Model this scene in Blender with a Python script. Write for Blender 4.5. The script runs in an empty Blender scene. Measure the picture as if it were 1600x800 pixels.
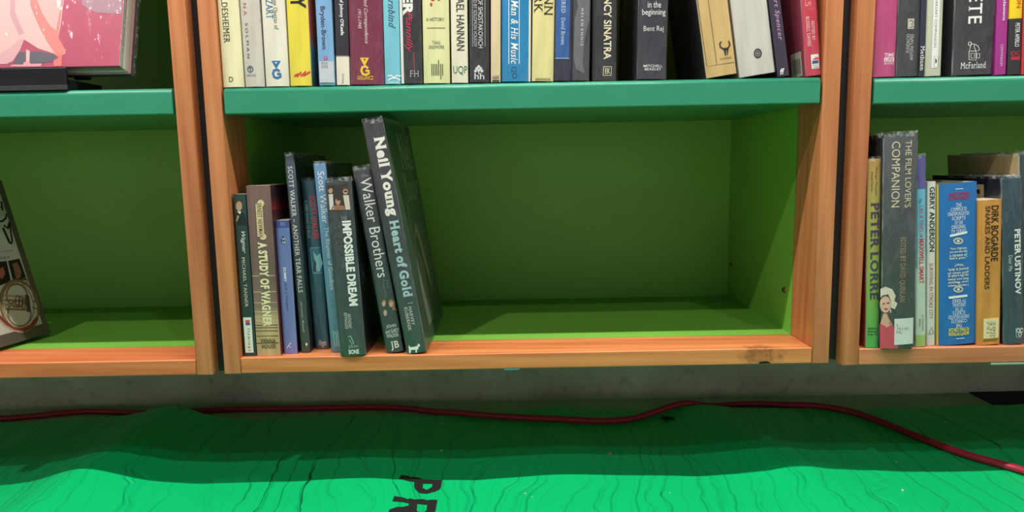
import bpy, bmesh, math, random
from mathutils import Vector, Matrix, noise
from mathutils.geometry import tessellate_polygon
random.seed(7)
SC = bpy.context.scene
COL = SC.collection

# ---------------------------------------------------------------- camera, light, exposure
CAM = {'pos': [-0.0146, -0.8913, 0.3142], 'R': [[0.999831, -0.000538, -0.018361], [0.018275, 0.130351, 0.991299], [-0.00186, 0.991468, -0.130339]], 'f': 1084.26}
cam_data = bpy.data.cameras.new('camera')
cam_data.sensor_width = 36.0
cam_data.lens = CAM['f'] / 1600.0 * 36.0
cam_data.clip_start = 0.02
cam = bpy.data.objects.new('camera', cam_data)
COL.objects.link(cam)
cr, cu, cf = [Vector(v) for v in CAM['R']]
cm = Matrix((cr, cu, -cf)).transposed().to_4x4()
cm.translation = Vector(CAM['pos'])
cam.matrix_world = cm
SC.camera = cam
SC.view_settings.view_transform = 'Standard'
SC.view_settings.look = 'None'
SC.view_settings.gamma = 1.0
SC.view_settings.use_curve_mapping = False
SC.view_settings.exposure = 0.25

world = bpy.data.worlds.new('room_ambience')
SC.world = world
world.use_nodes = True
wn = world.node_tree
wbg = wn.nodes['Background']
wtc = wn.nodes.new('ShaderNodeTexCoord')
wsep = wn.nodes.new('ShaderNodeSeparateXYZ')
wramp = wn.nodes.new('ShaderNodeValToRGB')
wmap = wn.nodes.new('ShaderNodeMapRange')
wmap.inputs['From Min'].default_value = -1.0
for i, (pos, v) in enumerate([(0.0, 0.06), (0.42, 0.40), (0.47, 1.75), (0.535, 1.75), (0.62, 0.26), (1.0, 0.18)]):
    el = wramp.color_ramp.elements[i] if i < 2 else wramp.color_ramp.elements.new(pos)
    el.position = pos; el.color = (v, v * 0.98, v * 0.95, 1)
wn.links.new(wtc.outputs['Generated'], wsep.inputs[0])
wn.links.new(wsep.outputs['Z'], wmap.inputs['Value'])
wn.links.new(wmap.outputs[0], wramp.inputs[0])
wn.links.new(wramp.outputs[0], wbg.inputs['Color'])
wbg.inputs['Strength'].default_value = 0.28

def area(name, loc, target, size, size_y, power, color=(1, .97, .92)):
    d = bpy.data.lights.new(name, 'AREA')
    d.shape = 'RECTANGLE'; d.size = size; d.size_y = size_y; d.energy = power; d.color = color
    o = bpy.data.objects.new(name, d)
    COL.objects.link(o)
    o.location = loc
    o.rotation_euler = (Vector(target) - Vector(loc)).to_track_quat('-Z', 'Y').to_euler()
    return o
# the lamp strip that runs above the shelves, and two ceiling lamps farther out
area('strip_light', (0.0, -0.30, 1.30), (0.0, 0.02, 0.0), 2.8, 0.018, 30.0)
area('ceiling_lamp', (-1.05, -1.42, 2.2), (0, 0, 0), 0.05, 0.05, 13.0)
area('ceiling_lamp', (0.85, -1.90, 2.3), (0, 0, 0), 0.05, 0.05, 6.0)

# ---------------------------------------------------------------- helpers
def lin(h):
    v = []
    for i in (0, 2, 4):
        c = int(h[i:i + 2], 16) / 255.0
        v.append(c / 12.92 if c <= 0.04045 else ((c + 0.055) / 1.055) ** 2.4)
    return (v[0], v[1], v[2], 1.0)

class N:
    """small wrapper for node trees"""
    def __init__(s, name):
        s.m = bpy.data.materials.new(name); s.m.use_nodes = True
        s.t = s.m.node_tree; s.b = s.t.nodes['Principled BSDF']; s.out = s.t.nodes['Material Output']
    def n(s, kind, **kw):
        x = s.t.nodes.new('ShaderNode' + kind)
        for k, v in kw.items():
            if k in x.inputs: x.inputs[k].default_value = v
            else: setattr(x, k, v)
        return x
    def l(s, a, b): s.t.links.new(a, b)
    def coords(s, scale, kind='Object', rot=(0, 0, 0)):
        tc = s.n('TexCoord'); mp = s.n('Mapping')
        mp.inputs['Scale'].default_value = scale; mp.inputs['Rotation'].default_value = rot
        s.l(tc.outputs[kind], mp.inputs[0]); return mp.outputs[0]
    def ramp(s, fac, stops, interp='LINEAR'):
        r = s.n('ValToRGB'); e = r.color_ramp.elements; r.color_ramp.interpolation = interp
        for i, (p_, c) in enumerate(stops):
            el = e[i] if i < 2 else e.new(p_)
            el.position = p_; el.color = c
        s.l(fac, r.inputs[0]); return r.outputs[0]
    def bump(s, h, strength, dist, prev=None):
        b = s.n('Bump'); b.inputs['Strength'].default_value = strength; b.inputs['Distance'].default_value = dist
        s.l(h, b.inputs['Height'])
        if prev is not None: s.l(prev, b.inputs['Normal'])
        return b.outputs[0]

MATS = {}
def plain(hexcol, rough=0.5, metal=0.0, spec=0.5):
    k = (hexcol, rough, metal, spec)
    if k not in MATS:
        s = N('surface_' + hexcol.lower())
        nz = s.n('TexNoise', Scale=60.0, Detail=2.0)
        s.l(s.coords((1, 1, 1)), nz.inputs[0])
        c = lin(hexcol)
        s.l(s.ramp(nz.outputs[0], [(0.3, tuple(x * 0.93 for x in c[:3]) + (1,)), (0.7, c)]), s.b.inputs['Base Color'])
        s.b.inputs['Roughness'].default_value = rough; s.b.inputs['Metallic'].default_value = metal
        s.b.inputs['Specular IOR Level'].default_value = spec
        MATS[k] = s.m
    return MATS[k]
def ink(hexcol):
    k = ('ink', hexcol)
    if k not in MATS:
        s = N('print_' + hexcol.lower()); s.b.inputs['Base Color'].default_value = lin(hexcol)
        s.b.inputs['Roughness'].default_value = 0.45
        MATS[k] = s.m
    return MATS[k]

def board(stops, wear=0):
    """printed jacket: colour blends along the height of the book"""
    s = N('jacket')
    stops = sorted(stops)
    if len(stops) == 1:
        base = None; c0 = lin(stops[0][1])
    else:
        tc = s.n('TexCoord'); sp = s.n('SeparateXYZ'); s.l(tc.outputs['Object'], sp.inputs[0])
        mr = s.n('MapRange'); mr.inputs['From Max'].default_value = 0.32; s.l(sp.outputs['Z'], mr.inputs['Value'])
        base = s.ramp(mr.outputs[0], [(max(0, min(1, z / 0.32)), lin(c)) for z, c in stops])
    nz = s.n('TexNoise', Scale=1.0, Detail=4.0)
    s.l(s.coords((90, 90, 12)), nz.inputs[0])
    mx = s.n('Mix', data_type='RGBA', blend_type='MULTIPLY')
    fac = s.ramp(nz.outputs[0], [(0.35, (0.86, 0.86, 0.86, 1) if not wear else (0.72, 0.72, 0.72, 1)), (0.65, (1, 1, 1, 1))])
    mx.inputs['Factor'].default_value = 1.0
    if base is None: mx.inputs['A'].default_value = c0
    else: s.l(base, mx.inputs['A'])
    s.l(fac, mx.inputs['B'])
    s.l(mx.outputs['Result'], s.b.inputs['Base Color'])
    s.b.inputs['Roughness'].default_value = 0.5 if not wear else 0.6
    s.b.inputs['Coat Weight'].default_value = 0.25; s.b.inputs['Coat Roughness'].default_value = 0.25
    return s.m

def wood(name, axis, dark, light, seed=0.0, knot=None):
    s = N(name)
    sc = [26.0, 26.0, 26.0]; sc[axis] = 1.4
    mp = s.coords(tuple(sc)); m2 = s.n('Vectors') if False else None
    ad = s.n('VectorMath', operation='ADD'); s.l(mp, ad.inputs[0]); ad.inputs[1].default_value = (seed, seed * 1.7, seed * 0.6)
    n1 = s.n('TexNoise', Scale=1.0, Detail=3.0, Distortion=1.2); s.l(ad.outputs[0], n1.inputs[0])
    wv = s.n('TexWave', wave_type='BANDS', bands_direction='DIAGONAL'); wv.inputs['Scale'].default_value = 1.1
    wv.inputs['Distortion'].default_value = 7.0; wv.inputs['Detail'].default_value = 3.0; wv.inputs['Detail Scale'].default_value = 0.8
    s.l(ad.outputs[0], wv.inputs[0])
    sf = [260.0, 260.0, 260.0]; sf[axis] = 9.0
    n2 = s.n('TexNoise', Scale=1.0, Detail=2.0); s.l(s.coords(tuple(sf)), n2.inputs[0])
    mx = s.n('Math', operation='MULTIPLY_ADD'); s.l(wv.outputs[1], mx.inputs[0]); mx.inputs[1].default_value = 0.22; s.l(n1.outputs[0], mx.inputs[2])
    c1 = s.ramp(mx.outputs[0], [(0.30, lin(light)), (1.0, lin(dark))])
    m = s.n('Mix', data_type='RGBA', blend_type='MULTIPLY'); m.inputs['Factor'].default_value = 0.5
    s.l(c1, m.inputs['A']); s.l(s.ramp(n2.outputs[0], [(0.3, (0.72, 0.66, 0.6, 1)), (0.6, (1, 1, 1, 1))]), m.inputs['B'])
    col = m.outputs['Result']
    if knot:  # a dark knot in the board
        tc = s.n('TexCoord'); sb = s.n('VectorMath', operation='SUBTRACT'); s.l(tc.outputs['Object'], sb.inputs[0]); sb.inputs[1].default_value = knot
        n3 = s.n('TexNoise', Scale=1.0, Detail=3.0); s.l(s.coords((60, 60, 60)), n3.inputs[0])
        v2 = s.n('VectorMath', operation='MULTIPLY'); s.l(sb.outputs[0], v2.inputs[0]); v2.inputs[1].default_value = (17.0, 24.0, 24.0)
        ln = s.n('VectorMath', operation='LENGTH'); s.l(v2.outputs[0], ln.inputs[0])
        dd = s.n('Math', operation='MULTIPLY_ADD'); s.l(n3.outputs[0], dd.inputs[0]); dd.inputs[1].default_value = 1.1; s.l(ln.outputs['Value'], dd.inputs[2])
        sn = s.n('Math', operation='SINE'); m7 = s.n('Math', operation='MULTIPLY'); s.l(dd.outputs[0], m7.inputs[0]); m7.inputs[1].default_value = 26.0; s.l(m7.outputs[0], sn.inputs[0])
        fall = s.ramp(dd.outputs[0], [(0.45, (0.95, 0.95, 0.95, 1)), (0.95, (0.35, 0.35, 0.35, 1)), (1.0, (0, 0, 0, 1))])
        dd.use_clamp = False
        mr = s.n('MapRange'); s.l(sn.outputs[0], mr.inputs['Value']); mr.inputs['From Min'].default_value = -1.0; mr.inputs['To Min'].default_value = 0.45
        mm = s.n('Math', operation='MULTIPLY'); s.l(fall, mm.inputs[0]); s.l(mr.outputs[0], mm.inputs[1])
        mk = s.n('Mix', data_type='RGBA'); s.l(mm.outputs[0], mk.inputs['Factor']); s.l(col, mk.inputs['A']); mk.inputs['B'].default_value = lin('5A2A16')
        col = mk.outputs['Result']
    s.l(col, s.b.inputs['Base Color'])
    s.b.inputs['Roughness'].default_value = 0.42
    s.b.inputs['Coat Weight'].default_value = 0.3; s.b.inputs['Coat Roughness'].default_value = 0.3
    s.l(s.bump(n2.outputs[0], 0.12, 0.001), s.b.inputs['Normal'])
    return s.m

def painted(name, hexcol, rough):
    s = N(name)
    nz = s.n('TexNoise', Scale=9.0, Detail=3.0); s.l(s.coords((1, 1, 1)), nz.inputs[0])
    c = lin(hexcol)
    s.l(s.ramp(nz.outputs[0], [(0.3, tuple(x * 0.92 for x in c[:3]) + (1,)), (0.7, c)]), s.b.inputs['Base Color'])
    s.b.inputs['Roughness'].default_value = rough
    n2 = s.n('TexNoise', Scale=900.0, Detail=1.0); s.l(s.coords((1, 1, 1)), n2.inputs[0])
    s.l(s.bump(n2.outputs[0], 0.08, 0.0005), s.b.inputs['Normal'])
    return s.m

def clear_film():
    s = N('clear_film')
    tr = s.n('BsdfTransparent'); gl = s.n('BsdfGlossy'); gl.inputs['Roughness'].default_value = 0.07
    gl.inputs['Color'].default_value = (1, 1, 1, 1)
    n1 = s.n('TexNoise', Scale=1.0, Detail=3.0, Distortion=0.6); s.l(s.coords((70, 34, 14)), n1.inputs[0])
    s.l(s.bump(n1.outputs[0], 0.9, 0.008), gl.inputs['Normal'])
    fr = s.n('LayerWeight'); fr.inputs['Blend'].default_value = 0.5
    pw = s.n('Math', operation='POWER'); s.l(fr.outputs['Facing'], pw.inputs[0]); pw.inputs[1].default_value = 4.0
    mu = s.n('Math', operation='MULTIPLY_ADD'); s.l(pw.outputs[0], mu.inputs[0]); mu.inputs[1].default_value = 0.30; mu.inputs[2].default_value = 0.045
    mx = s.n('MixShader'); s.l(mu.outputs[0], mx.inputs[0]); s.l(tr.outputs[0], mx.inputs[1]); s.l(gl.outputs[0], mx.inputs[2])
    s.l(mx.outputs[0], s.out.inputs[0])
    return s.m
def film_edge():
    s = N('clear_film_edge')
    tr = s.n('BsdfTransparent'); s.b.inputs['Base Color'].default_value = (0.75, 0.76, 0.76, 1); s.b.inputs['Roughness'].default_value = 0.2
    n1 = s.n('TexNoise', Scale=1.0, Detail=2.0); s.l(s.coords((160, 120, 160)), n1.inputs[0])
    f = s.ramp(n1.outputs[0], [(0.45, (0.03, 0.03, 0.03, 1)), (0.72, (0.5, 0.5, 0.5, 1))])
    mx = s.n('MixShader'); s.l(f, mx.inputs[0]); s.l(tr.outputs[0], mx.inputs[1]); s.l(s.b.outputs[0], mx.inputs[2])
    s.l(mx.outputs[0], s.out.inputs[0])
    return s.m
def film_highlight():  # rim highlight painted as a pale strip along the sleeve's spine folds
    s = N('clear_film_highlight')
    tr = s.n('BsdfTransparent'); s.b.inputs['Base Color'].default_value = (0.75, 0.76, 0.77, 1); s.b.inputs['Roughness'].default_value = 0.15
    n1 = s.n('TexNoise', Scale=1.0, Detail=2.0); s.l(s.coords((200, 200, 35)), n1.inputs[0])
    mx = s.n('MixShader'); s.l(s.ramp(n1.outputs[0], [(0.35, (0.05, 0.05, 0.05, 1)), (0.65, (0.32, 0.32, 0.32, 1))]), mx.inputs[0])
    s.l(tr.outputs[0], mx.inputs[1]); s.l(s.b.outputs[0], mx.inputs[2]); s.l(mx.outputs[0], s.out.inputs[0])
    return s.m
FILM = clear_film(); FILM_EDGE = film_edge(); FILM_HIGHLIGHT = film_highlight()

def pages_mat():
    s = N('page_edges')
    wv = s.n('TexNoise', Scale=1.0, Detail=2.0); s.l(s.coords((1600, 6, 6)), wv.inputs[0])
    s.l(s.ramp(wv.outputs[0], [(0.3, lin('B8A98A')), (0.7, lin('E2D8C0'))]), s.b.inputs['Base Color'])
    s.b.inputs['Roughness'].default_value = 0.85
    return s.m
PAGES = pages_mat()

def empty(name, loc, rot=(0, 0, 0)):
    o = bpy.data.objects.new(name, None); o.empty_display_size = 0.03
    COL.objects.link(o); o.location = loc; o.rotation_euler = rot
    return o
def tag(o, label=None, cat=None, group=None, kind=None):
    if label: o['label'] = label
    if cat: o['category'] = cat
    if group: o['group'] = group
    if kind: o['kind'] = kind
    return o
def link(name, bm, mats, parent=None, loc=None):
    me = bpy.data.meshes.new(name)
    bm.to_mesh(me); bm.free()
    for m in mats: me.materials.append(m)
    o = bpy.data.objects.new(name, me); COL.objects.link(o)
    if loc is not None: o.location = loc
    if parent: o.parent = parent
    return o
def add_box(bm, a, b, mi=0, bev=0.0, seg=2):
    r = bmesh.ops.create_cube(bm, size=1.0)
    vs = r['verts']
    for v in vs:
        v.co = Vector(((a[i] + b[i]) / 2 + v.co[i] * (b[i] - a[i])) for i in range(3))
    fs = set(f for v in vs for f in v.link_faces)
    for f in fs: f.material_index = mi
    if bev > 0:
        es = list(set(e for v in vs for e in v.link_edges))
        r = bmesh.ops.bevel(bm, geom=es, offset=bev, segments=seg, affect='EDGES', profile=0.5)
        for f in r['faces']: f.material_index = mi; f.smooth = True
def box(name, a, b, mat, parent=None, bev=0.0, seg=2):
    bm = bmesh.new(); add_box(bm, a, b, 0, bev, seg)
    return link(name, bm, [mat], parent)
def tube(bm, pts, rad, n=10, mi=0, cap=True):
    rings = []
    for i, q in enumerate(pts):
        q = Vector(q)
        t = (Vector(pts[min(i + 1, len(pts) - 1)]) - Vector(pts[max(i - 1, 0)])).normalized()
        a = t.cross(Vector((0, 0, 1)))
        if a.length < 1e-4: a = t.cross(Vector((0, 1, 0)))
        a.normalize(); b = t.cross(a)
        rings.append([bm.verts.new(q + (a * math.cos(k * 2 * math.pi / n) + b * math.sin(k * 2 * math.pi / n)) * rad) for k in range(n)])
    for r0, r1 in zip(rings, rings[1:]):
        for k in range(n):
            f = bm.faces.new((r0[k], r0[(k + 1) % n], r1[(k + 1) % n], r1[k])); f.smooth = True; f.material_index = mi
    if cap:
        bm.faces.new(rings[0]).material_index = mi; bm.faces.new(rings[-1][::-1]).material_index = mi

# ---------------------------------------------------------------- lettering
_fc = bpy.data.curves.new('lettering', 'FONT'); _fo = bpy.data.objects.new('lettering', _fc); COL.objects.link(_fo)
_cache = {}
def glyphs(text, bold=0.0, shear=0.0, serif=0):
    k = (text, bold, shear, serif)
    if k in _cache: return _cache[k]
    _fc.body = text; _fc.offset = bold; _fc.shear = 0.0; _fc.resolution_u = 3
    _fc.space_character = 1.0 + (0.10 if serif else 0.0) + bold * 1.2; _fc.space_word = 0.7 if bold > 0.03 else 1.0
    dg = bpy.context.evaluated_depsgraph_get(); dg.update()
    ev = _fo.evaluated_get(dg); me = ev.to_mesh()
    vs = [(v.co.x, v.co.y) for v in me.vertices]; fs = [tuple(q.vertices) for q in me.polygons]
    if serif:
        cnt = {}
        for f in fs:
            for i in range(len(f)):
                e = tuple(sorted((f[i], f[(i + 1) % len(f)]))); cnt[e] = cnt.get(e, 0) + 1
        par = list(range(len(vs)))
        def root_of(i):
            while par[i] != i: i = par[i]
            return i
        for f in fs:
            for q in f[1:]: par[root_of(q)] = root_of(f[0])
        ext = {}
        for i, v in enumerate(vs):
            r_ = root_of(i); e = ext.setdefault(r_, [v[1], v[1]]); e[0] = min(e[0], v[1]); e[1] = max(e[1], v[1])
        base = -bold; extra = []
        for (i, j), c in cnt.items():
            if c != 1: continue
            (x0, y0), (x1, y1) = vs[i], vs[j]
            if abs(y0 - y1) > 2e-3: continue
            e = ext[root_of(i)]
            if e[1] - e[0] < 0.3: continue  # the dot of an i
            L_ = abs(x1 - x0); y = (y0 + y1) / 2
            if not (0.03 < L_ < 0.24): continue
            if abs(y - base) < 0.02: extra.append((min(x0, x1) - 0.06, max(x0, x1) + 0.06, y, y + 0.045))
            elif y > 0.44 and not (0.55 < y < 0.62): extra.append((min(x0, x1) - 0.06, max(x0, x1) + 0.05, y - 0.045, y))
        for a, b, c, d in extra:
            n0 = len(vs); vs += [(a, c), (b, c), (b, d), (a, d)]; fs.append((n0, n0 + 1, n0 + 2, n0 + 3))
    ev.to_mesh_clear()
    if shear: vs = [(x + y * shear, y) for x, y in vs]
    _cache[k] = (vs, fs)
    return _cache[k]

def mark_geometry(m):
    """marks -> (2-D verts, faces, colour) on a flat face"""
    if m[0] == 't':
        _, _, text, a0, a1, b0, b1, mode, col, o = m
        vs, fs = glyphs(text, o.get('bold', 0.0), o.get('shear', 0.0), o.get('serif', 0))
        if not vs: return [], [], col
        xs = [v[0] for v in vs]; ys = [v[1] for v in vs]
        x0, x1, y0, y1 = min(xs), max(xs), min(ys), max(ys)
        out = []
        for x, y in vs:
            s = (x - x0) / max(1e-6, x1 - x0); t = (y - y0) / max(1e-6, y1 - y0)
            if mode == 'flip': s, t = 1 - s, 1 - t
            if mode == 'down': s, t = t, 1 - s
            elif mode == 'up': s, t = 1 - t, s
            out.append((a0 + (a1 - a0) * s, b0 + (b1 - b0) * t))
        return out, fs, col
    if m[0] == 'p':
        tri = tessellate_polygon([[Vector((a, b, 0)) for a, b in m[2]]])
        return list(m[2]), [tuple(t) for t in tri], m[3]
    _, _, pts, wd, col, closed = m
    vs = []; fs = []
    P = [Vector(q) for q in pts]; n = len(P)
    for i in range(n):
        a = P[i - 1] if (i > 0 or closed) else P[i]
        b = P[(i + 1) % n] if (i < n - 1 or closed) else P[i]
        d = (b - a); d = d.normalized() if d.length > 1e-9 else Vector((1, 0))
        q = Vector((-d.y, d.x)) * wd / 2
        vs += [tuple(P[i] + q), tuple(P[i] - q)]
    for i in range(n if closed else n - 1):
        j = (i + 1) % n; fs.append((2 * i, 2 * i + 1, 2 * j + 1, 2 * j))
    return vs, fs, col

class Slots:
    def __init__(s, mats): s.m = list(mats)
    def idx(s, m):
        if m not in s.m: s.m.append(m)
        return s.m.index(m)
def put_marks(bm, marks, slots, mapper, cuts=None):
    """marks go on with the surface function mapper(a, b, lift)"""
    for i, m in enumerate(marks):
        vs, fs, col = mark_geometry(m)
        if not fs: continue
        t = bmesh.new()
        tv = [t.verts.new((a, 0, b)) for a, b in vs]
        for f in fs:
            try: t.faces.new([tv[k] for k in f])
            except ValueError: pass
        for c in (cuts or []):
            bmesh.ops.bisect_plane(t, geom=t.verts[:] + t.edges[:] + t.faces[:], plane_co=(c, 0, 0), plane_no=(1, 0, 0))
        lift = 0.00022 + 0.000012 * i
        mi = slots.idx(ink(col)); mp = {}
        for v in t.verts: mp[v] = bm.verts.new(mapper(v.co.x, v.co.z, lift))
        for f in t.faces:
            try: g = bm.faces.new([mp[v] for v in f.verts]); g.material_index = mi
            except ValueError: pass
        t.free()

# ---------------------------------------------------------------- measured data (metres, world or book space)
ATLAS = {'o': [-0.7551, -0.0407, 0.0722], 'th': 0.2379, 'yaw': -0.1653, 'h': 0.24, 'd': 0.19, 'marks': [('p', 'r', [(0.02, 0.0168), (0.1797, 0.0168), (0.1797, 0.22), (0.02, 0.22)], 'B8B8AC'), ('k', 'r', [(0.1746, 0.2008), (0.1748, 0.194), (0.1775, 0.2075)], 0.003, '1A1A16', False), ('k', 'r', [(0.1591, 0.1796), (0.168, 0.1779), (0.176, 0.1821), (0.1794, 0.1887)], 0.003, '1A1A16', False), ('k', 'r', [(0.1691, 0.1719), (0.1737, 0.1666), (0.1803, 0.1758)], 0.0042, '1A1A16', False), ('k', 'r', [(0.1792, 0.1729), (0.1739, 0.1459)], 0.0028, '1A1A16', False), ('k', 'r', [(0.1662, 0.1683), (0.169, 0.1445)], 0.004, '1A1A16', False), ('k', 'r', [(0.169, 0.1445), (0.1735, 0.1449)], 0.004, '1A1A16', False), ('t', 'r', 'HESTRA', 0.1403, 0.1708, 0.1325, 0.1344, 'flat', '3A3A34', {'serif': 1}), ('t', 'r', 'SERS', 0.141, 0.1612, 0.1228, 0.1258, 'flat', '3A3A34', {'serif': 1}), ('p', 'r', [(0.141, 0.12), (0.1544, 0.119), (0.1509, 0.0884), (0.1288, 0.0855)], '1E1C1C'), ('p', 'r', [(0.1565, 0.1187), (0.1766, 0.1198), (0.1776, 0.0857), (0.1543, 0.0888)], '20201E'), ('p', 'r', [(0.1385, 0.1098), (0.1464, 0.1114), (0.1458, 0.1009), (0.1382, 0.0944), (0.133, 0.0972)], 'A85848'), ('p', 'r', [(0.1623, 0.1139), (0.1713, 0.1146), (0.1729, 0.1005), (0.1684, 0.0913), (0.1604, 0.0906), (0.1614, 0.1023)], '8A5C52'), ('k', 'r', [(0.1835, 0.0516), (0.1818, 0.0423), (0.1784, 0.0336), (0.1734, 0.026), (0.1671, 0.02), (0.16, 0.0158), (0.1525, 0.0138), (0.145, 0.0139), (0.1381, 0.0162), (0.1319, 0.0204), (0.127, 0.0264), (0.1235, 0.0336), (0.1216, 0.0419), (0.1214, 0.0506), (0.1229, 0.0593), (0.1261, 0.0676), (0.1307, 0.075), (0.1365, 0.0811), (0.1433, 0.0855), (0.1506, 0.088), (0.1581, 0.0884), (0.1653, 0.0866), (0.1718, 0.0827), (0.1771, 0.0769), (0.181, 0.0694), (0.1832, 0.0608)], 0.0042, '7A6448', True), ('k', 'r', [(0.1764, 0.0538), (0.175, 0.046), (0.1722, 0.0386), (0.1681, 0.0322), (0.1629, 0.027), (0.1571, 0.0235), (0.1509, 0.0217), (0.1447, 0.0218), (0.139, 0.0236), (0.1339, 0.0272), (0.1298, 0.0322), (0.1269, 0.0384), (0.1254, 0.0454), (0.1252, 0.0528), (0.1265, 0.0603), (0.1291, 0.0674), (0.1329, 0.0737), (0.1378, 0.0788), (0.1434, 0.0826), (0.1494, 0.0847), (0.1556, 0.085), (0.1616, 0.0835), (0.1669, 0.0801), (0.1713, 0.0752), (0.1744, 0.0688), (0.1762, 0.0616)], 0.002, '8A7858', True), ('k', 'r', [(0.1701, 0.0663), (0.169, 0.0622), (0.167, 0.0584), (0.1642, 0.055), (0.1607, 0.0524), (0.1568, 0.0506), (0.1526, 0.0497), (0.1485, 0.0498), (0.1447, 0.0509), (0.1414, 0.0529), (0.1387, 0.0556), (0.1369, 0.059), (0.136, 0.0627), (0.136, 0.0667), (0.137, 0.0707), (0.1389, 0.0744), (0.1416, 0.0777), (0.145, 0.0804), (0.1488, 0.0823), (0.1529, 0.0833), (0.157, 0.0833), (0.161, 0.0823), (0.1644, 0.0804), (0.1672, 0.0777), (0.1691, 0.0743), (0.1701, 0.0704)], 0.0025, '7A6448', True), ('k', 'r', [(0.1669, 0.0394), (0.1658, 0.0349), (0.1635, 0.0307), (0.1603, 0.0271), (0.1564, 0.0242), (0.152, 0.0223), (0.1474, 0.0215), (0.1428, 0.0218), (0.1386, 0.0231), (0.1349, 0.0254), (0.1319, 0.0285), (0.1299, 0.0322), (0.1288, 0.0364), (0.1289, 0.0409), (0.13, 0.0452), (0.1321, 0.0493), (0.1351, 0.0529), (0.1389, 0.0558), (0.1431, 0.0578), (0.1477, 0.0587), (0.1523, 0.0586), (0.1567, 0.0575), (0.1605, 0.0553), (0.1637, 0.0522), (0.1658, 0.0483), (0.167, 0.044)], 0.0025, '7A6448', True), ('k', 'r', [(0.1137, 0.0458), (0.1197, 0.0339), (0.1301, 0.0218), (0.143, 0.0157), (0.1593, 0.0177), (0.1743, 0.0272)], 0.006, '7A3A30', False), ('k', 'r', [(0.1121, 0.0414), (0.1198, 0.0282), (0.1308, 0.0178), (0.144, 0.0125)], 0.003, 'B09080', False), ('k', 'r', [(0.1318, 0.0706), (0.169, 0.0623)], 0.0025, '9A8868', False), ('k', 'r', [(0.1306, 0.0641), (0.1677, 0.0556)], 0.0025, '7A6448', False), ('k', 'r', [(0.1293, 0.0577), (0.1663, 0.0489)], 0.0025, '9A8868', False), ('k', 'r', [(0.128, 0.0512), (0.165, 0.0422)], 0.0025, '7A6448', False), ('k', 'r', [(0.1544, 0.0583), (0.1537, 0.0566), (0.1528, 0.055), (0.1518, 0.0536), (0.1508, 0.0526), (0.1498, 0.0519), (0.1489, 0.0517), (0.1481, 0.0518), (0.1475, 0.0524), (0.1471, 0.0534), (0.147, 0.0547), (0.147, 0.0562), (0.1474, 0.0579), (0.1479, 0.0596), (0.1486, 0.0614), (0.1495, 0.063), (0.1505, 0.0643), (0.1515, 0.0654), (0.1525, 0.0661), (0.1534, 0.0663), (0.1542, 0.0662), (0.1548, 0.0656), (0.1552, 0.0646), (0.1553, 0.0634), (0.1553, 0.0618), (0.1549, 0.0601)], 0.0016, '5E4C38', True), ('k', 'r', [(0.1589, 0.0554), (0.1581, 0.0537), (0.1572, 0.0521), (0.1563, 0.0507), (0.1552, 0.0497), (0.1542, 0.049), (0.1533, 0.0488), (0.1525, 0.0489), (0.1519, 0.0495), (0.1515, 0.0505), (0.1514, 0.0518), (0.1514, 0.0533), (0.1518, 0.055), (0.1523, 0.0568), (0.153, 0.0585), (0.1539, 0.0601), (0.1549, 0.0615), (0.1559, 0.0625), (0.1569, 0.0632), (0.1578, 0.0635), (0.1586, 0.0633), (0.1593, 0.0628), (0.1597, 0.0618), (0.1598, 0.0605), (0.1597, 0.0589), (0.1594, 0.0572)], 0.0016, '5E4C38', True), ('k', 'r', [(0.1634, 0.0525), (0.1626, 0.0508), (0.1617, 0.0492), (0.1607, 0.0478), (0.1597, 0.0468), (0.1587, 0.0461), (0.1578, 0.0458), (0.157, 0.046), (0.1564, 0.0466), (0.156, 0.0476), (0.1558, 0.0489), (0.1559, 0.0504), (0.1562, 0.0521), (0.1568, 0.0539), (0.1575, 0.0556), (0.1584, 0.0572), (0.1594, 0.0586), (0.1604, 0.0597), (0.1614, 0.0604), (0.1623, 0.0606), (0.1631, 0.0605), (0.1638, 0.0599), (0.1642, 0.0589), (0.1643, 0.0576), (0.1643, 0.056), (0.1639, 0.0543)], 0.0016, '5E4C38', True), ('p', 'r', [(0.1669, 0.0657), (0.1725, 0.0627), (0.1671, 0.0388), (0.1605, 0.0393)], '4A4038'), ('k', 'r', [(0.1751, 0.0541), (0.1844, 0.0482)], 0.0025, '7A6448', False), ('k', 'r', [(0.1716, 0.0448), (0.1809, 0.0388)], 0.0025, '7A6448', False), ('k', 'r', [(0.1769, 0.0838), (0.1764, 0.0827), (0.1756, 0.0817), (0.1747, 0.0809), (0.1737, 0.0803), (0.1726, 0.0799), (0.1715, 0.0798), (0.1705, 0.08), (0.1696, 0.0805), (0.1689, 0.0812), (0.1684, 0.082), (0.1681, 0.0831), (0.1682, 0.0842), (0.1685, 0.0853), (0.169, 0.0864), (0.1697, 0.0874), (0.1706, 0.0882), (0.1717, 0.0888), (0.1728, 0.0892), (0.1739, 0.0893), (0.1749, 0.0891), (0.1758, 0.0887), (0.1765, 0.088), (0.177, 0.0871), (0.1772, 0.0861), (0.1772, 0.085)], 0.002, '7A6448', True), ('t', 'r', 'COMPANION', 0.09290000000000001, 0.1201, 0.0153, 0.0147, 'flat', '6A6A60', {})]}
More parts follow.
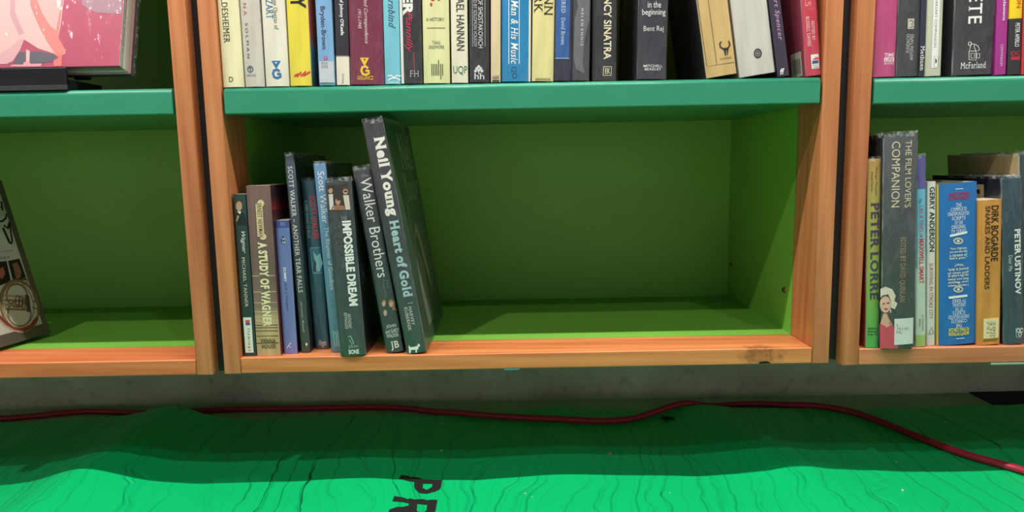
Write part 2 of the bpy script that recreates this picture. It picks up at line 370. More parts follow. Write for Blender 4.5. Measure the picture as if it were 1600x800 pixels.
LPS = {'o': [-0.8238, 0.012, 0.4475], 'tilt': 0.2793, 'marks': [('p', 'f', [(0.2594, 0.126), (0.3109, 0.1249), (0.3133, 0.0701), (0.2798, 0.0725), (0.2609, 0.0835)], '9A7480'), ('p', 'f', [(0.1164, 0.1468), (0.2348, 0.1444), (0.2373, 0.091), (0.2359, 0.056), (0.234, 0.0386), (0.2397, 0.0281), (0.245, 0.0228), (0.2446, 0.0177), (0.2399, 0.0152), (0.2307, 0.018), (0.2098, 0.0253), (0.1907, 0.0378), (0.1854, 0.024), (0.1724, 0.0054), (0.1303, 0.0037)], 'D8A8A4'), ('p', 'f', [(0.1864, 0.1454), (0.2339, 0.1444), (0.2365, 0.091), (0.2339, 0.0404), (0.2452, 0.0211), (0.2407, 0.0152), (0.2316, 0.018), (0.2168, 0.039), (0.2031, 0.0653), (0.1951, 0.083)], 'E87872'), ('p', 'f', [(0.2015, 0.1451), (0.2315, 0.1444), (0.2343, 0.0866), (0.2307, 0.0491), (0.2219, 0.0562), (0.2106, 0.0739), (0.2026, 0.0917)], 'DDA09A'), ('p', 'f', [(0.2299, 0.018), (0.2407, 0.0161), (0.241, 0.0015), (0.2312, 0.0017)], 'F07068'), ('p', 'f', [(0.1857, 0.0206), (0.2101, 0.0218), (0.2308, 0.0171), (0.2369, 0.0127), (0.2276, 0.0069), (0.2034, 0.0039), (0.179, 0.0044)], '5A5560'), ('p', 'f', [(0.1873, 0.0396), (0.1907, 0.0378), (0.187, 0.024), (0.1786, 0.0087), (0.1708, 0.0054), (0.1303, 0.0037), (0.1275, 0.0321), (0.1614, 0.0185), (0.1729, 0.0269)], 'C89A9C'), ('p', 'f', [(0.1943, 0.0247), (0.1994, 0.022), (0.2001, 0.0048), (0.196, 0.0049)], 'D8A8AC'), ('p', 'f', [(0.1752, 0.0019), (0.179, 0.0044), (0.192, 0.0041), (0.1934, 0.0075), (0.1998, 0.0083), (0.2017, 0.0048), (0.2163, 0.005), (0.215, 0.0011)], 'D49098'), ('p', 'f', [(0.1631, 0.1459), (0.1681, 0.1457), (0.176, 0.0746), (0.19, 0.0464), (0.1837, 0.0431), (0.1698, 0.0713)], 'BC9094')]}
MATL = {'P': [(-0.1816, 0.0553), (-0.1686, 0.0512), (-0.1664, 0.0475), (-0.1631, 0.0489), (-0.1555, 0.0471), (-0.1492, 0.0428), (-0.1354, 0.041), (-0.1209, 0.0412), (-0.1208, 0.0307), (-0.1204, 0.0185), (-0.1221, 0.0114), (-0.127, 0.0057), (-0.1376, -0.0015), (-0.1476, 0.0002), (-0.1558, 0.0127), (-0.1583, 0.0224), (-0.1592, 0.0332), (-0.1687, 0.0365), (-0.1761, 0.0408), (-0.1822, 0.0431)], 'Ph': [(-0.1463, 0.0287), (-0.1334, 0.0287), (-0.1329, 0.019), (-0.1366, 0.0125), (-0.1395, 0.0097), (-0.1458, 0.0159)], 'R': [(-0.1802, -0.0091), (-0.1678, -0.0129), (-0.1654, -0.0145), (-0.1606, -0.0181), (-0.1589, -0.0152), (-0.1521, -0.0184), (-0.1405, -0.0173), (-0.1348, -0.0201), (-0.1287, -0.0181), (-0.1211, -0.0195), (-0.1211, -0.0337), (-0.1206, -0.0485), (-0.1218, -0.0608), (-0.128, -0.0686), (-0.1347, -0.0713), (-0.1429, -0.0701), (-0.1498, -0.0639), (-0.1621, -0.0753), (-0.1772, -0.0806), (-0.1807, -0.0668), (-0.1802, -0.0464), (-0.172, -0.0393), (-0.1638, -0.0386), (-0.1575, -0.0356), (-0.1573, -0.0298), (-0.1659, -0.0256), (-0.1805, -0.0233)], 'Rh': [(-0.1467, -0.0302), (-0.1333, -0.0328), (-0.1325, -0.0481), (-0.1366, -0.0562), (-0.1446, -0.0498)]}
CABLE = [(-1.0132, 0.3094, -0.124), (-0.951, 0.3191, -0.124), (-0.8902, 0.3323, -0.124), (-0.8191, 0.3504, -0.124), (-0.7305, 0.3408, -0.124), (-0.6681, 0.3343, -0.124), (-0.5672, 0.346, -0.124), (-0.4966, 0.3475, -0.124), (-0.3776, 0.3465, -0.124), (-0.2828, 0.3467, -0.124), (-0.2098, 0.3344, -0.124), (-0.1366, 0.3042, -0.124), (-0.0443, 0.2682, -0.124), (0.0434, 0.2429, -0.124), (0.1081, 0.2369, -0.124), (0.1753, 0.2499, -0.124), (0.2494, 0.288, -0.124), (0.3242, 0.3136, -0.124), (0.3858, 0.3256, -0.124), (0.4435, 0.3243, -0.124), (0.5055, 0.3059, -0.124), (0.5598, 0.2755, -0.124), (0.591, 0.2281, -0.124), (0.615, 0.158, -0.124), (0.6427, 0.0908, -0.124), (0.6712, 0.0499, -0.124), (0.689, 0.0244, -0.124), (0.7135, -0.0334, -0.124)]
CRUMBS = [(-0.0042, -0.0097, -0.126), (0.005, -0.0208, -0.126), (0.3211, 0.1816, -0.126), (0.494, -0.0229, -0.126), (-0.132, 0.1431, -0.126), (-0.1423, 0.257, -0.126), (0.1891, -0.0133, -0.126), (0.0534, 0.1523, -0.126), (0.5381, 0.0728, -0.126), (0.1264, 0.1129, -0.126), (-0.4774, 0.2732, -0.126)]
LINT = (0.244, 0.2533, -0.126)
BOOKS = [
  {'name': 'hardback_book', 'label': 'cream book touching the left upright, dark serif capitals above a D', 'group': 'books on the upper shelf of the middle bookcase', 'kind': 'hard', 'o': [-0.3769, 0.004, 0.4177], 'w': 0.0264, 'h': 0.225, 'd': 0.15, 'lean': 0.0002, 'marks': [('t', 's', 'LDESHEIMER', 0.0053, 0.0132, 0.0542, 0.1081, 'down', '3A3A34', {'serif': 1}), ('t', 's', 'D', 0.0085, 0.0138, 0.0065, 0.0128, 'flat', '3A3A34', {'serif': 1})], 'sleeve': 0, 'spine': [(0, 'E6DEB4')]},
  {'name': 'hardback_book', 'label': 'greyish beige book with spaced letters and a round sunburst emblem, second from the left upright', 'group': 'books on the upper shelf of the middle bookcase', 'kind': 'hard', 'o': [-0.3484, 0.004, 0.4177], 'w': 0.0237, 'h': 0.225, 'd': 0.15, 'lean': 0.0025, 'marks': [('t', 's', 'N A', 0.0038, 0.0081, 0.0869, 0.1015, 'down', 'B85A5A', {}), ('t', 's', 'S O L M A N', 0.0047, 0.0081, 0.035, 0.0777, 'down', '4A4A4A', {}), ('t', 's', 'VINTAGE', 0.0024, 0.0142, 0.0127, 0.0154, 'flat', '55707A', {}), ('k', 's', [(0.011, 0.0216), (0.0108, 0.0205), (0.0102, 0.0195), (0.0094, 0.0188), (0.0084, 0.0183), (0.0074, 0.0181), (0.0064, 0.0183), (0.0055, 0.0188), (0.0048, 0.0197), (0.0044, 0.0207), (0.0043, 0.0218), (0.0045, 0.0229), (0.0051, 0.0239), (0.0059, 0.0247), (0.0068, 0.0252), (0.0079, 0.0253), (0.0089, 0.0251), (0.0098, 0.0246), (0.0105, 0.0238), (0.0109, 0.0228)], 0.0014, '55707A', True), ('k', 's', [(0.0078, 0.0244), (0.0075, 0.019)], 0.001, '55707A', False), ('k', 's', [(0.0057, 0.0233), (0.0098, 0.0232)], 0.001, '55707A', False)], 'sleeve': 1, 'spine': [(0, 'CFC8BC')]},
  {'name': 'hardback_book', 'label': 'ivory book with blue and grey lettering and a blue round monogram near its foot', 'group': 'books on the upper shelf of the middle bookcase', 'kind': 'hard', 'o': [-0.3227, 0.004, 0.4178], 'w': 0.029, 'h': 0.225, 'd': 0.15, 'lean': -0.0047, 'marks': [('t', 's', 'ete Operas of', 0.0134, 0.0203, 0.0693, 0.1061, 'down', '6A6A60', {'serif': 1}), ('t', 's', 'ZART', 0.0058, 0.0145, 0.0825, 0.1054, 'down', '3F7095', {'serif': 1}), ('p', 's', [(0.0089, 0.0313), (0.0206, 0.0312), (0.0153, 0.0226), (0.0137, 0.0226)], '2F72A8'), ('p', 's', [(0.0133, 0.0297), (0.0165, 0.0296), (0.0147, 0.0273)], 'E2DCCB'), ('k', 's', [(0.0186, 0.0183), (0.0156, 0.0207), (0.0115, 0.0195), (0.01, 0.0156), (0.0114, 0.0113), (0.0153, 0.0101), (0.0193, 0.012), (0.0195, 0.0151), (0.0152, 0.0152)], 0.003, '2F72A8', False)], 'sleeve': 0, 'spine': [(0, 'E2DCCB')]},
  {'name': 'hardback_book', 'label': 'bright yellow book with one big black letter and a red scribble at its foot', 'group': 'books on the upper shelf of the middle bookcase', 'kind': 'hard', 'o': [-0.2916, 0.004, 0.4179], 'w': 0.0263, 'h': 0.225, 'd': 0.15, 'lean': -0.0066, 'marks': [('t', 's', 'Y', 0.0053, 0.0242, 0.0941, 0.1086, 'down', '1E1C1C', {'bold': 0.03}), ('k', 's', [(0.0053, 0.0116), (0.009, 0.0139), (0.0115, 0.0154), (0.0089, 0.0111), (0.0148, 0.017), (0.0137, 0.0115), (0.0205, 0.0177), (0.017, 0.0118), (0.0253, 0.0172)], 0.0022, 'D8323C', False)], 'sleeve': 1, 'right': [(-0.0015, '6E7C80'), (0.0447, '6FA5B0'), (0.0641, 'E0756A')], 'spine': [(0, 'EDD942')]},
  {'name': 'hardback_book', 'label': 'light blue book with purple-grey lettering and a pale label low on its spine', 'group': 'books on the upper shelf of the middle bookcase', 'kind': 'hard', 'o': [-0.2553, 0.004, 0.4178], 'w': 0.0198, 'h': 0.225, 'd': 0.15, 'lean': -0.0049, 'marks': [('t', 's', 'Bryden-Brown', 0.004, 0.0119, 0.0442, 0.0959, 'down', '4A3B55', {'bold': 0.012}), ('t', 's', 'CK', 0.0069, 0.0123, 0.0301, 0.0356, 'down', 'E03060', {'bold': 0.02}), ('t', 's', '920', 0.004, 0.0123, 0.0254, 0.0286, 'flat', '8A8A8A', {'on': 1}), ('t', 's', 'DEE', 0.004, 0.0123, 0.0211, 0.0243, 'flat', '8A8A8A', {'on': 1})], 'sleeve': 1, 'spine': [(-0.0021, '5A9AB5'), (0.003, '5A9AB5'), (0.0031, '7FAFDC')], 'tag': (0.0008, 0.0192, 0.0034, 0.0293, 'C9CDD2')},
  {'name': 'hardback_book', 'label': 'slim black book with a cream block at its foot', 'group': 'books on the upper shelf of the middle bookcase', 'kind': 'hard', 'o': [-0.2333, 0.004, 0.418], 'w': 0.0161, 'h': 0.225, 'd': 0.15, 'lean': -0.0211, 'marks': [('t', 's', "of Johnny O'Keefe", 0.0058, 0.0113, 0.0607, 0.1045, 'down', 'F0F0F0', {'bold': 0.015}), ('t', 's', 'Currency', 0.0064, 0.01, 0.0014, 0.014, 'down', '555555', {})], 'sleeve': 0, 'spine': [(-0.0026, 'E6DECB'), (0.0349, 'E6DECB'), (0.0351, '2A2833')]},
  {'name': 'hardback_book', 'label': 'wide maroon book with pale script and a yellow monogram at its foot', 'group': 'books on the upper shelf of the middle bookcase', 'kind': 'hard', 'o': [-0.2159, 0.004, 0.4182], 'w': 0.042, 'h': 0.225, 'd': 0.15, 'lean': -0.0185, 'marks': [('t', 's', 'Selected Correspondence', 0.0185, 0.0244, 0.05, 0.1161, 'down', 'F0D5DC', {'shear': 0.35}), ('t', 's', '1911-1945', 0.0118, 0.016, 0.0678, 0.0917, 'down', 'F0D5DC', {'shear': 0.35}), ('p', 's', [(0.0128, 0.0329), (0.0245, 0.0328), (0.0193, 0.0235), (0.0177, 0.0235)], 'F2C437'), ('p', 's', [(0.0172, 0.0313), (0.0204, 0.0313), (0.0187, 0.0286)], '7B2945'), ('k', 's', [(0.0228, 0.0199), (0.0197, 0.0223), (0.0156, 0.0212), (0.0143, 0.0173), (0.0158, 0.0129), (0.0198, 0.0117), (0.0237, 0.0137), (0.0238, 0.0168), (0.0195, 0.0168)], 0.003, 'F2C437', False), ('t', 's', 'GOLLANCZ', 0.0088, 0.029, 0.0058, 0.0106, 'flat', 'F2C437', {'bold': 0.01})], 'sleeve': 1, 'spine': [(0, '7B2945')]},
  {'name': 'hardback_book', 'label': 'turquoise book with dark italic lettering and a white bird logo at its foot', 'group': 'books on the upper shelf of the middle bookcase', 'kind': 'hard', 'o': [-0.1723, 0.004, 0.4179], 'w': 0.0195, 'h': 0.225, 'd': 0.15, 'lean': -0.0145, 'marks': [('t', 's', 'urnbind', 0.0066, 0.0148, 0.0674, 0.108, 'down', '2F4A66', {'shear': 0.4, 'serif': 1}), ('k', 's', [(0.0035, 0.0102), (0.008, 0.0105), (0.0115, 0.0081), (0.0152, 0.0105), (0.0201, 0.01)], 0.0015, 'E8F2F4', False), ('k', 's', [(0.0038, 0.0047), (0.0079, 0.007), (0.0115, 0.0074), (0.0151, 0.0069), (0.0191, 0.0046)], 0.0015, 'E8F2F4', False), ('t', 's', 'Search', 0.0039, 0.0179, 0.0011, 0.0038, 'flat', 'E8F2F4', {})], 'sleeve': 0, 'spine': [(0, '76BFD2')]},
  {'name': 'hardback_book', 'label': 'black book with a white left margin, white block letters and red script', 'group': 'books on the upper shelf of the middle bookcase', 'kind': 'hard', 'o': [-0.1517, 0.004, 0.4179], 'w': 0.0262, 'h': 0.225, 'd': 0.15, 'lean': -0.0127, 'marks': [('p', 's', [(0.0, -0.0026), (0.0034, -0.0026), (0.0034, 0.1471), (0.0, 0.1471)], 'F0EEEA'), ('t', 's', 'ER', 0.0042, 0.0168, 0.0831, 0.1084, 'down', 'E8E6E0', {'bold': 0.05}), ('t', 's', 'Piannilly', 0.0052, 0.0157, 0.0383, 0.0877, 'down', 'D02E4C', {'shear': 0.4}), ('k', 's', [(0.0163, 0.0382), (0.0169, 0.0163)], 0.0008, 'B04A5A', False), ('t', 's', 'FH', 0.011, 0.0225, 0.0085, 0.0163, 'flat', 'B0A8A8', {'serif': 1})], 'sleeve': 1, 'spine': [(0, '2E2A30')]},
  {'name': 'hardback_book', 'label': 'pale yellow-green book reading A HISTORY above a row of black bars', 'group': 'books on the upper shelf of the middle bookcase', 'kind': 'hard', 'o': [-0.1236, 0.004, 0.4182], 'w': 0.033, 'h': 0.225, 'd': 0.15, 'lean': -0.0151, 'marks': [('t', 's', 'S.', 0.0099, 0.0231, 0.0931, 0.1114, 'down', 'C0303A', {'bold': 0.02}), ('t', 's', 'A HISTORY', 0.0046, 0.027, 0.0755, 0.0797, 'flat', '4A4A40', {}), ('k', 's', [(0.0054, 0.0672), (0.0282, 0.0672)], 0.0008, '9A5048', False), ('t', 's', 'TANG', 0.0119, 0.0218, 0.0474, 0.0515, 'flat', '5A5A50', {}), ('t', 's', 'SKIDMORE', 0.0073, 0.0264, 0.0422, 0.0462, 'flat', '5A5A50', {}), ('k', 's', [(0.0106, 0.0235), (0.0107, 0.0094)], 0.0009, '35352F', False), ('k', 's', [(0.0128, 0.0235), (0.0129, 0.0094)], 0.0009, '35352F', False), ('k', 's', [(0.015, 0.0235), (0.0152, 0.0094)], 0.0009, '35352F', False), ('k', 's', [(0.0171, 0.0235), (0.0172, 0.0094)], 0.0009, '35352F', False), ('k', 's', [(0.0193, 0.0281), (0.0194, 0.0094)], 0.0009, '35352F', False), ('k', 's', [(0.0218, 0.0235), (0.0219, 0.0046)], 0.0009, '35352F', False), ('k', 's', [(0.024, 0.0234), (0.0242, 0.0093)], 0.0009, '35352F', False)], 'sleeve': 0, 'spine': [(0, 'DDDCA4')]},
  {'name': 'hardback_book', 'label': 'ivory book with dark capitals and three green letters at its foot', 'group': 'books on the upper shelf of the middle bookcase', 'kind': 'hard', 'o': [-0.0881, 0.004, 0.418], 'w': 0.0205, 'h': 0.225, 'd': 0.15, 'lean': -0.0143, 'marks': [('t', 's', 'AEL HANNAN', 0.007, 0.0168, 0.0394, 0.1026, 'down', '3D3D38', {'bold': 0.008}), ('t', 's', 'UQP', 0.002, 0.0197, 0.0097, 0.0207, 'flat', '2F7A50', {})], 'sleeve': 0, 'spine': [(0, 'E3DBC6')]},
  {'name': 'hardback_book', 'label': 'black book with two rows of white capitals and a white tree emblem at its foot', 'group': 'books on the upper shelf of the middle bookcase', 'kind': 'hard', 'o': [-0.0655, 0.004, 0.4181], 'w': 0.0248, 'h': 0.225, 'd': 0.15, 'lean': -0.0186, 'marks': [('t', 's', 'OF SHOSTAKOVICH', 0.0112, 0.0169, 0.042, 0.1021, 'down', 'DCD8D8', {'bold': 0.006}), ('t', 's', 'ED BY SOLOMON VOLKOV', 0.0055, 0.0097, 0.0435, 0.1021, 'down', 'C8C4C4', {}), ('k', 's', [(0.0197, 0.1044), (0.0196, 0.0435)], 0.0006, 'B0ACAC', False), ('k', 's', [(0.004, 0.1044), (0.0039, 0.0435)], 0.0006, 'B0ACAC', False), ('p', 's', [(0.0093, 0.0139), (0.0087, 0.0126), (0.0074, 0.012), (0.006, 0.0125), (0.0055, 0.0139), (0.006, 0.0152), (0.0074, 0.0158), (0.0088, 0.0152)], 'DAD6DA'), ('p', 's', [(0.0134, 0.0194), (0.0128, 0.018), (0.0114, 0.0175), (0.0101, 0.018), (0.0095, 0.0194), (0.0101, 0.0207), (0.0115, 0.0212), (0.0128, 0.0207)], 'DAD6DA'), ('p', 's', [(0.0174, 0.0139), (0.0168, 0.0126), (0.0154, 0.012), (0.0141, 0.0126), (0.0135, 0.0139), (0.0141, 0.0152), (0.0154, 0.0158), (0.0168, 0.0152)], 'DAD6DA'), ('p', 's', [(0.0109, 0.017), (0.0104, 0.0157), (0.009, 0.0151), (0.0076, 0.0157), (0.0071, 0.017), (0.0077, 0.0183), (0.009, 0.0189), (0.0104, 0.0183)], 'DAD6DA'), ('p', 's', [(0.0158, 0.017), (0.0152, 0.0157), (0.0138, 0.0151), (0.0125, 0.0157), (0.0119, 0.017), (0.0125, 0.0183), (0.0139, 0.0189), (0.0152, 0.0183)], 'DAD6DA'), ('p', 's', [(0.0133, 0.0147), (0.0128, 0.0133), (0.0114, 0.0128), (0.01, 0.0133), (0.0095, 0.0147), (0.0101, 0.016), (0.0114, 0.0165), (0.0128, 0.016)], 'DAD6DA'), ('k', 's', [(0.0114, 0.0162), (0.0114, 0.01)], 0.0012, 'DAD6DA', False), ('t', 's', 'hh', 0.006, 0.0184, 0.0037, 0.0115, 'flat', 'DAD6DA', {'bold': 0.01})], 'sleeve': 1, 'spine': [(0, '2C2830')]},
  {'name': 'paperback_book', 'label': 'thin cream paperback with tiny letters over a black bar at its foot', 'group': 'books on the upper shelf of the middle bookcase', 'kind': 'paper', 'o': [-0.0388, 0.004, 0.4179], 'w': 0.0121, 'h': 0.225, 'd': 0.15, 'lean': -0.0223, 'marks': [('t', 's', 'A&R', 0.0017, 0.0106, 0.0034, 0.0081, 'flat', '444444', {}), ('p', 's', [(0.0017, -0.0005), (0.0106, -0.0005), (0.0106, 0.0026), (0.0017, 0.0026)], '3A3A3A')], 'sleeve': 0, 'spine': [(0, 'DCC6A2')]},
  {'name': 'hardback_book', 'label': 'bright blue book with white italic title between two white lines', 'group': 'books on the upper shelf of the middle bookcase', 'kind': 'hard', 'o': [-0.0253, 0.004, 0.4185], 'w': 0.0365, 'h': 0.225, 'd': 0.15, 'lean': -0.0219, 'marks': [('p', 's', [(0.0338, -0.0037), (0.0365, -0.0037), (0.0365, 0.1444), (0.0338, 0.1444)], 'E6E0CC'), ('t', 's', 'eMan & His Music', 0.0117, 0.0204, 0.0215, 0.1034, 'down', 'F2F2EE', {'shear': 0.25, 'serif': 1, 'bold': 0.01}), ('k', 's', [(0.0088, 0.1026), (0.009, 0.0215)], 0.0009, 'E0EAF0', False), ('k', 's', [(0.0218, 0.1026), (0.0221, 0.0215)], 0.0009, 'E0EAF0', False), ('k', 's', [(0.0189, 0.0074), (0.0187, 0.0065), (0.0184, 0.0056), (0.0178, 0.005), (0.0171, 0.0045), (0.0163, 0.0044), (0.0155, 0.0045), (0.0148, 0.005), (0.0142, 0.0056), (0.0138, 0.0064), (0.0137, 0.0074), (0.0138, 0.0083), (0.0142, 0.0091), (0.0147, 0.0098), (0.0155, 0.0102), (0.0163, 0.0104), (0.0171, 0.0102), (0.0178, 0.0098), (0.0184, 0.0091), (0.0187, 0.0083)], 0.001, '24506E', True), ('t', 's', 'ICE', 0.012, 0.019, 0.0113, 0.0183, 'down', '24506E', {}), ('t', 's', 'RANDOM', 0.008, 0.0277, -0.0025, 0.0003, 'flat', '24506E', {})], 'sleeve': 1, 'spine': [(0, '0F86BE')]},
  {'name': 'hardback_book', 'label': 'pale yellow book with large black serif capitals in two lines', 'group': 'books on the upper shelf of the middle bookcase', 'kind': 'hard', 'o': [0.0128, 0.004, 0.4184], 'w': 0.0272, 'h': 0.225, 'd': 0.15, 'lean': -0.0264, 'marks': [('t', 's', 'NN', 0.0144, 0.025, 0.0799, 0.1044, 'down', '2A2A25', {'serif': 1}), ('t', 's', 'RK', 0.0019, 0.0122, 0.0829, 0.1043, 'down', '2A2A25', {'serif': 1}), ('t', 's', 'GRANADA', 0.0043, 0.0234, 0.0009, 0.0037, 'flat', '3A3A30', {'bold': 0.01})], 'sleeve': 0, 'spine': [(0, 'E0D392')]},
  {'name': 'hardback_book', 'label': 'navy book with a blue panel, right of the pale yellow book', 'group': 'books on the upper shelf of the middle bookcase', 'kind': 'hard', 'o': [0.041, 0.004, 0.4181], 'w': 0.0217, 'h': 0.225, 'd': 0.15, 'lean': -0.025, 'marks': [('p', 's', [(0.0011, 0.0276), (0.0182, 0.0276), (0.0182, 0.1435), (0.0011, 0.1435)], '2E5C9E'), ('p', 's', [(0.0011, 0.0272), (0.0182, 0.0272), (0.0182, 0.028), (0.0011, 0.028)], 'A8C8E8'), ('t', 's', 'ERED', 0.0078, 0.0126, 0.0826, 0.0994, 'down', 'C8D4E0', {'serif': 1}), ('t', 's', 'David Brown', 0.0078, 0.0126, 0.044, 0.0765, 'down', 'C8D4E0', {'serif': 1})], 'sleeve': 1, 'spine': [(0, '23263C')]},
  {'name': 'hardback_book', 'label': 'dark grey book with a pale curved swirl and small widely spaced white capitals', 'group': 'books on the upper shelf of the middle bookcase', 'kind': 'hard', 'o': [0.0635, 0.004, 0.418], 'w': 0.0214, 'h': 0.225, 'd': 0.15, 'lean': -0.0245, 'marks': [('p', 's', [(0.0008, 0.1204), (0.0058, 0.0899), (0.0019, 0.0746), (0.0015, 0.0281), (0.0048, 0.014), (0.0105, 0.0109), (0.0161, 0.0093), (0.0128, 0.0202), (0.0149, 0.0514), (0.0203, 0.0745), (0.0198, 0.1204)], '686A6E'), ('t', 's', 'H E L E N  E N N I S', 0.0098, 0.0128, 0.0429, 0.0876, 'down', 'E0E0E0', {})], 'sleeve': 1, 'spine': [(0, '424347')]},
  {'name': 'hardback_book', 'label': 'black book with bold cream capitals and a boxed emblem, left of a narrow gap', 'group': 'books on the upper shelf of the middle bookcase', 'kind': 'hard', 'o': [0.0898, 0.008, 0.4177], 'w': 0.0301, 'h': 0.225, 'd': 0.15, 'lean': -0.0061, 'marks': [('t', 's', 'NCY SINATRA', 0.0138, 0.0235, 0.0262, 0.1015, 'down', 'E8DFB8', {'bold': 0.02}), ('k', 's', [(0.0139, 0.0172), (0.024, 0.017), (0.0234, 0.0065), (0.0133, 0.0066)], 0.0011, 'D8D0B0', True), ('t', 's', 'EK', 0.0157, 0.0223, 0.0085, 0.0152, 'flat', 'D8D0B0', {'bold': 0.02})], 'sleeve': 1, 'spine': [(0, '2B2930')]},
  {'name': 'hardback_book', 'label': 'wide charcoal book with thin white lettering in three blocks, standing left of the black gap', 'group': 'books on the upper shelf of the middle bookcase', 'kind': 'hard', 'o': [0.1459, 0.004, 0.4182], 'w': 0.0363, 'h': 0.225, 'd': 0.16, 'lean': -0.0147, 'marks': [('t', 's', 'in the', 0.0109, 0.0276, 0.0866, 0.0943, 'flat', 'E8E8E8', {}), ('t', 's', 'beginning', 0.0044, 0.0334, 0.0759, 0.0851, 'flat', 'E8E8E8', {}), ('t', 's', 'Bent Rej', 0.0065, 0.0316, 0.0566, 0.0647, 'flat', 'D8D8D8', {}), ('t', 's', 'MITCHELL', 0.0073, 0.0312, 0.0146, 0.0177, 'flat', 'E0E0E0', {'bold': 0.01}), ('t', 's', 'BEAZLEY', 0.0087, 0.0297, 0.0107, 0.0138, 'flat', 'E0E0E0', {'bold': 0.01})], 'sleeve': 1, 'left': '3C3D42', 'spine': [(0, '34343E')]},
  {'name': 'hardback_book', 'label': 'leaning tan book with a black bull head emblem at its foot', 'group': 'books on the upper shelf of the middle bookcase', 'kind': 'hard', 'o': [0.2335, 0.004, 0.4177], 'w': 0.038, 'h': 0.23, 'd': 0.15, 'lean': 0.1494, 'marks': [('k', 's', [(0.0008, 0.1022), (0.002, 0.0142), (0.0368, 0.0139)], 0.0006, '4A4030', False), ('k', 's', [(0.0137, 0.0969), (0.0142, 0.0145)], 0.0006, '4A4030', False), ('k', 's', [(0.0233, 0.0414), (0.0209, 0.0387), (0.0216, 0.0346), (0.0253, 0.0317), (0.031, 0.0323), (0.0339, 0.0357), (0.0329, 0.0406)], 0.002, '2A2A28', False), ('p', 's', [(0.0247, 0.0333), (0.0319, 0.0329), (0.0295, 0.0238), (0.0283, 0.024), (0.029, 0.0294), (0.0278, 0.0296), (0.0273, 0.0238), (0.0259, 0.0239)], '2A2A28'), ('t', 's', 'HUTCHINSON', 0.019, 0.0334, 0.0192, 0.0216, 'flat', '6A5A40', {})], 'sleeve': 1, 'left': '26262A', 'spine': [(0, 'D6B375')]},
  {'name': 'hardback_book', 'label': 'leaning white-grey book with a round black emblem, between the tan and plum books', 'group': 'books on the upper shelf of the middle bookcase', 'kind': 'hard', 'o': [0.2755, 0.004, 0.4177], 'w': 0.0443, 'h': 0.235, 'd': 0.15, 'lean': 0.1454, 'marks': [('p', 's', [(0.03, 0.025), (0.0296, 0.0236), (0.029, 0.0222), (0.028, 0.0211), (0.0269, 0.0204), (0.0256, 0.02), (0.0242, 0.02), (0.0229, 0.0204), (0.0218, 0.0212), (0.0208, 0.0223), (0.0202, 0.0237), (0.0198, 0.0252), (0.0199, 0.0267), (0.0202, 0.0282), (0.0209, 0.0296), (0.0218, 0.0306), (0.023, 0.0314), (0.0243, 0.0318), (0.0256, 0.0318), (0.0269, 0.0314), (0.0281, 0.0306), (0.029, 0.0295), (0.0297, 0.0281), (0.03, 0.0266)], '33343A'), ('k', 's', [(0.0278, 0.0254), (0.0272, 0.0238), (0.026, 0.0227), (0.0245, 0.0225), (0.0231, 0.0232), (0.0222, 0.0246), (0.0221, 0.0264), (0.0227, 0.028), (0.0238, 0.0291), (0.0253, 0.0293), (0.0267, 0.0286), (0.0276, 0.0272)], 0.0008, 'A8A8A8', True), ('p', 's', [(0.0261, 0.0257), (0.0256, 0.0248), (0.0248, 0.0245), (0.024, 0.025), (0.0237, 0.0261), (0.0242, 0.027), (0.0251, 0.0273), (0.0259, 0.0267)], 'A8A8A8')], 'sleeve': 1, 'spine': [(0, 'D3CDC4')]},
  {'name': 'hardback_book', 'label': 'leaning plum black book with mauve italic lettering on its spine', 'group': 'books on the upper shelf of the middle bookcase', 'kind': 'hard', 'o': [0.3231, 0.004, 0.4177], 'w': 0.0144, 'h': 0.22, 'd': 0.15, 'lean': 0.1549, 'marks': [('t', 's', 'art Spencer', 0.0043, 0.0112, 0.044, 0.0979, 'down', 'C89AC0', {'shear': 0.25, 'serif': 1}), ('t', 's', 'ff', 0.0029, 0.0086, 0.0023, 0.0095, 'flat', 'F0F0F0', {'shear': 0.2, 'bold': 0.02})], 'sleeve': 0, 'spine': [(0, '3A3044')]},
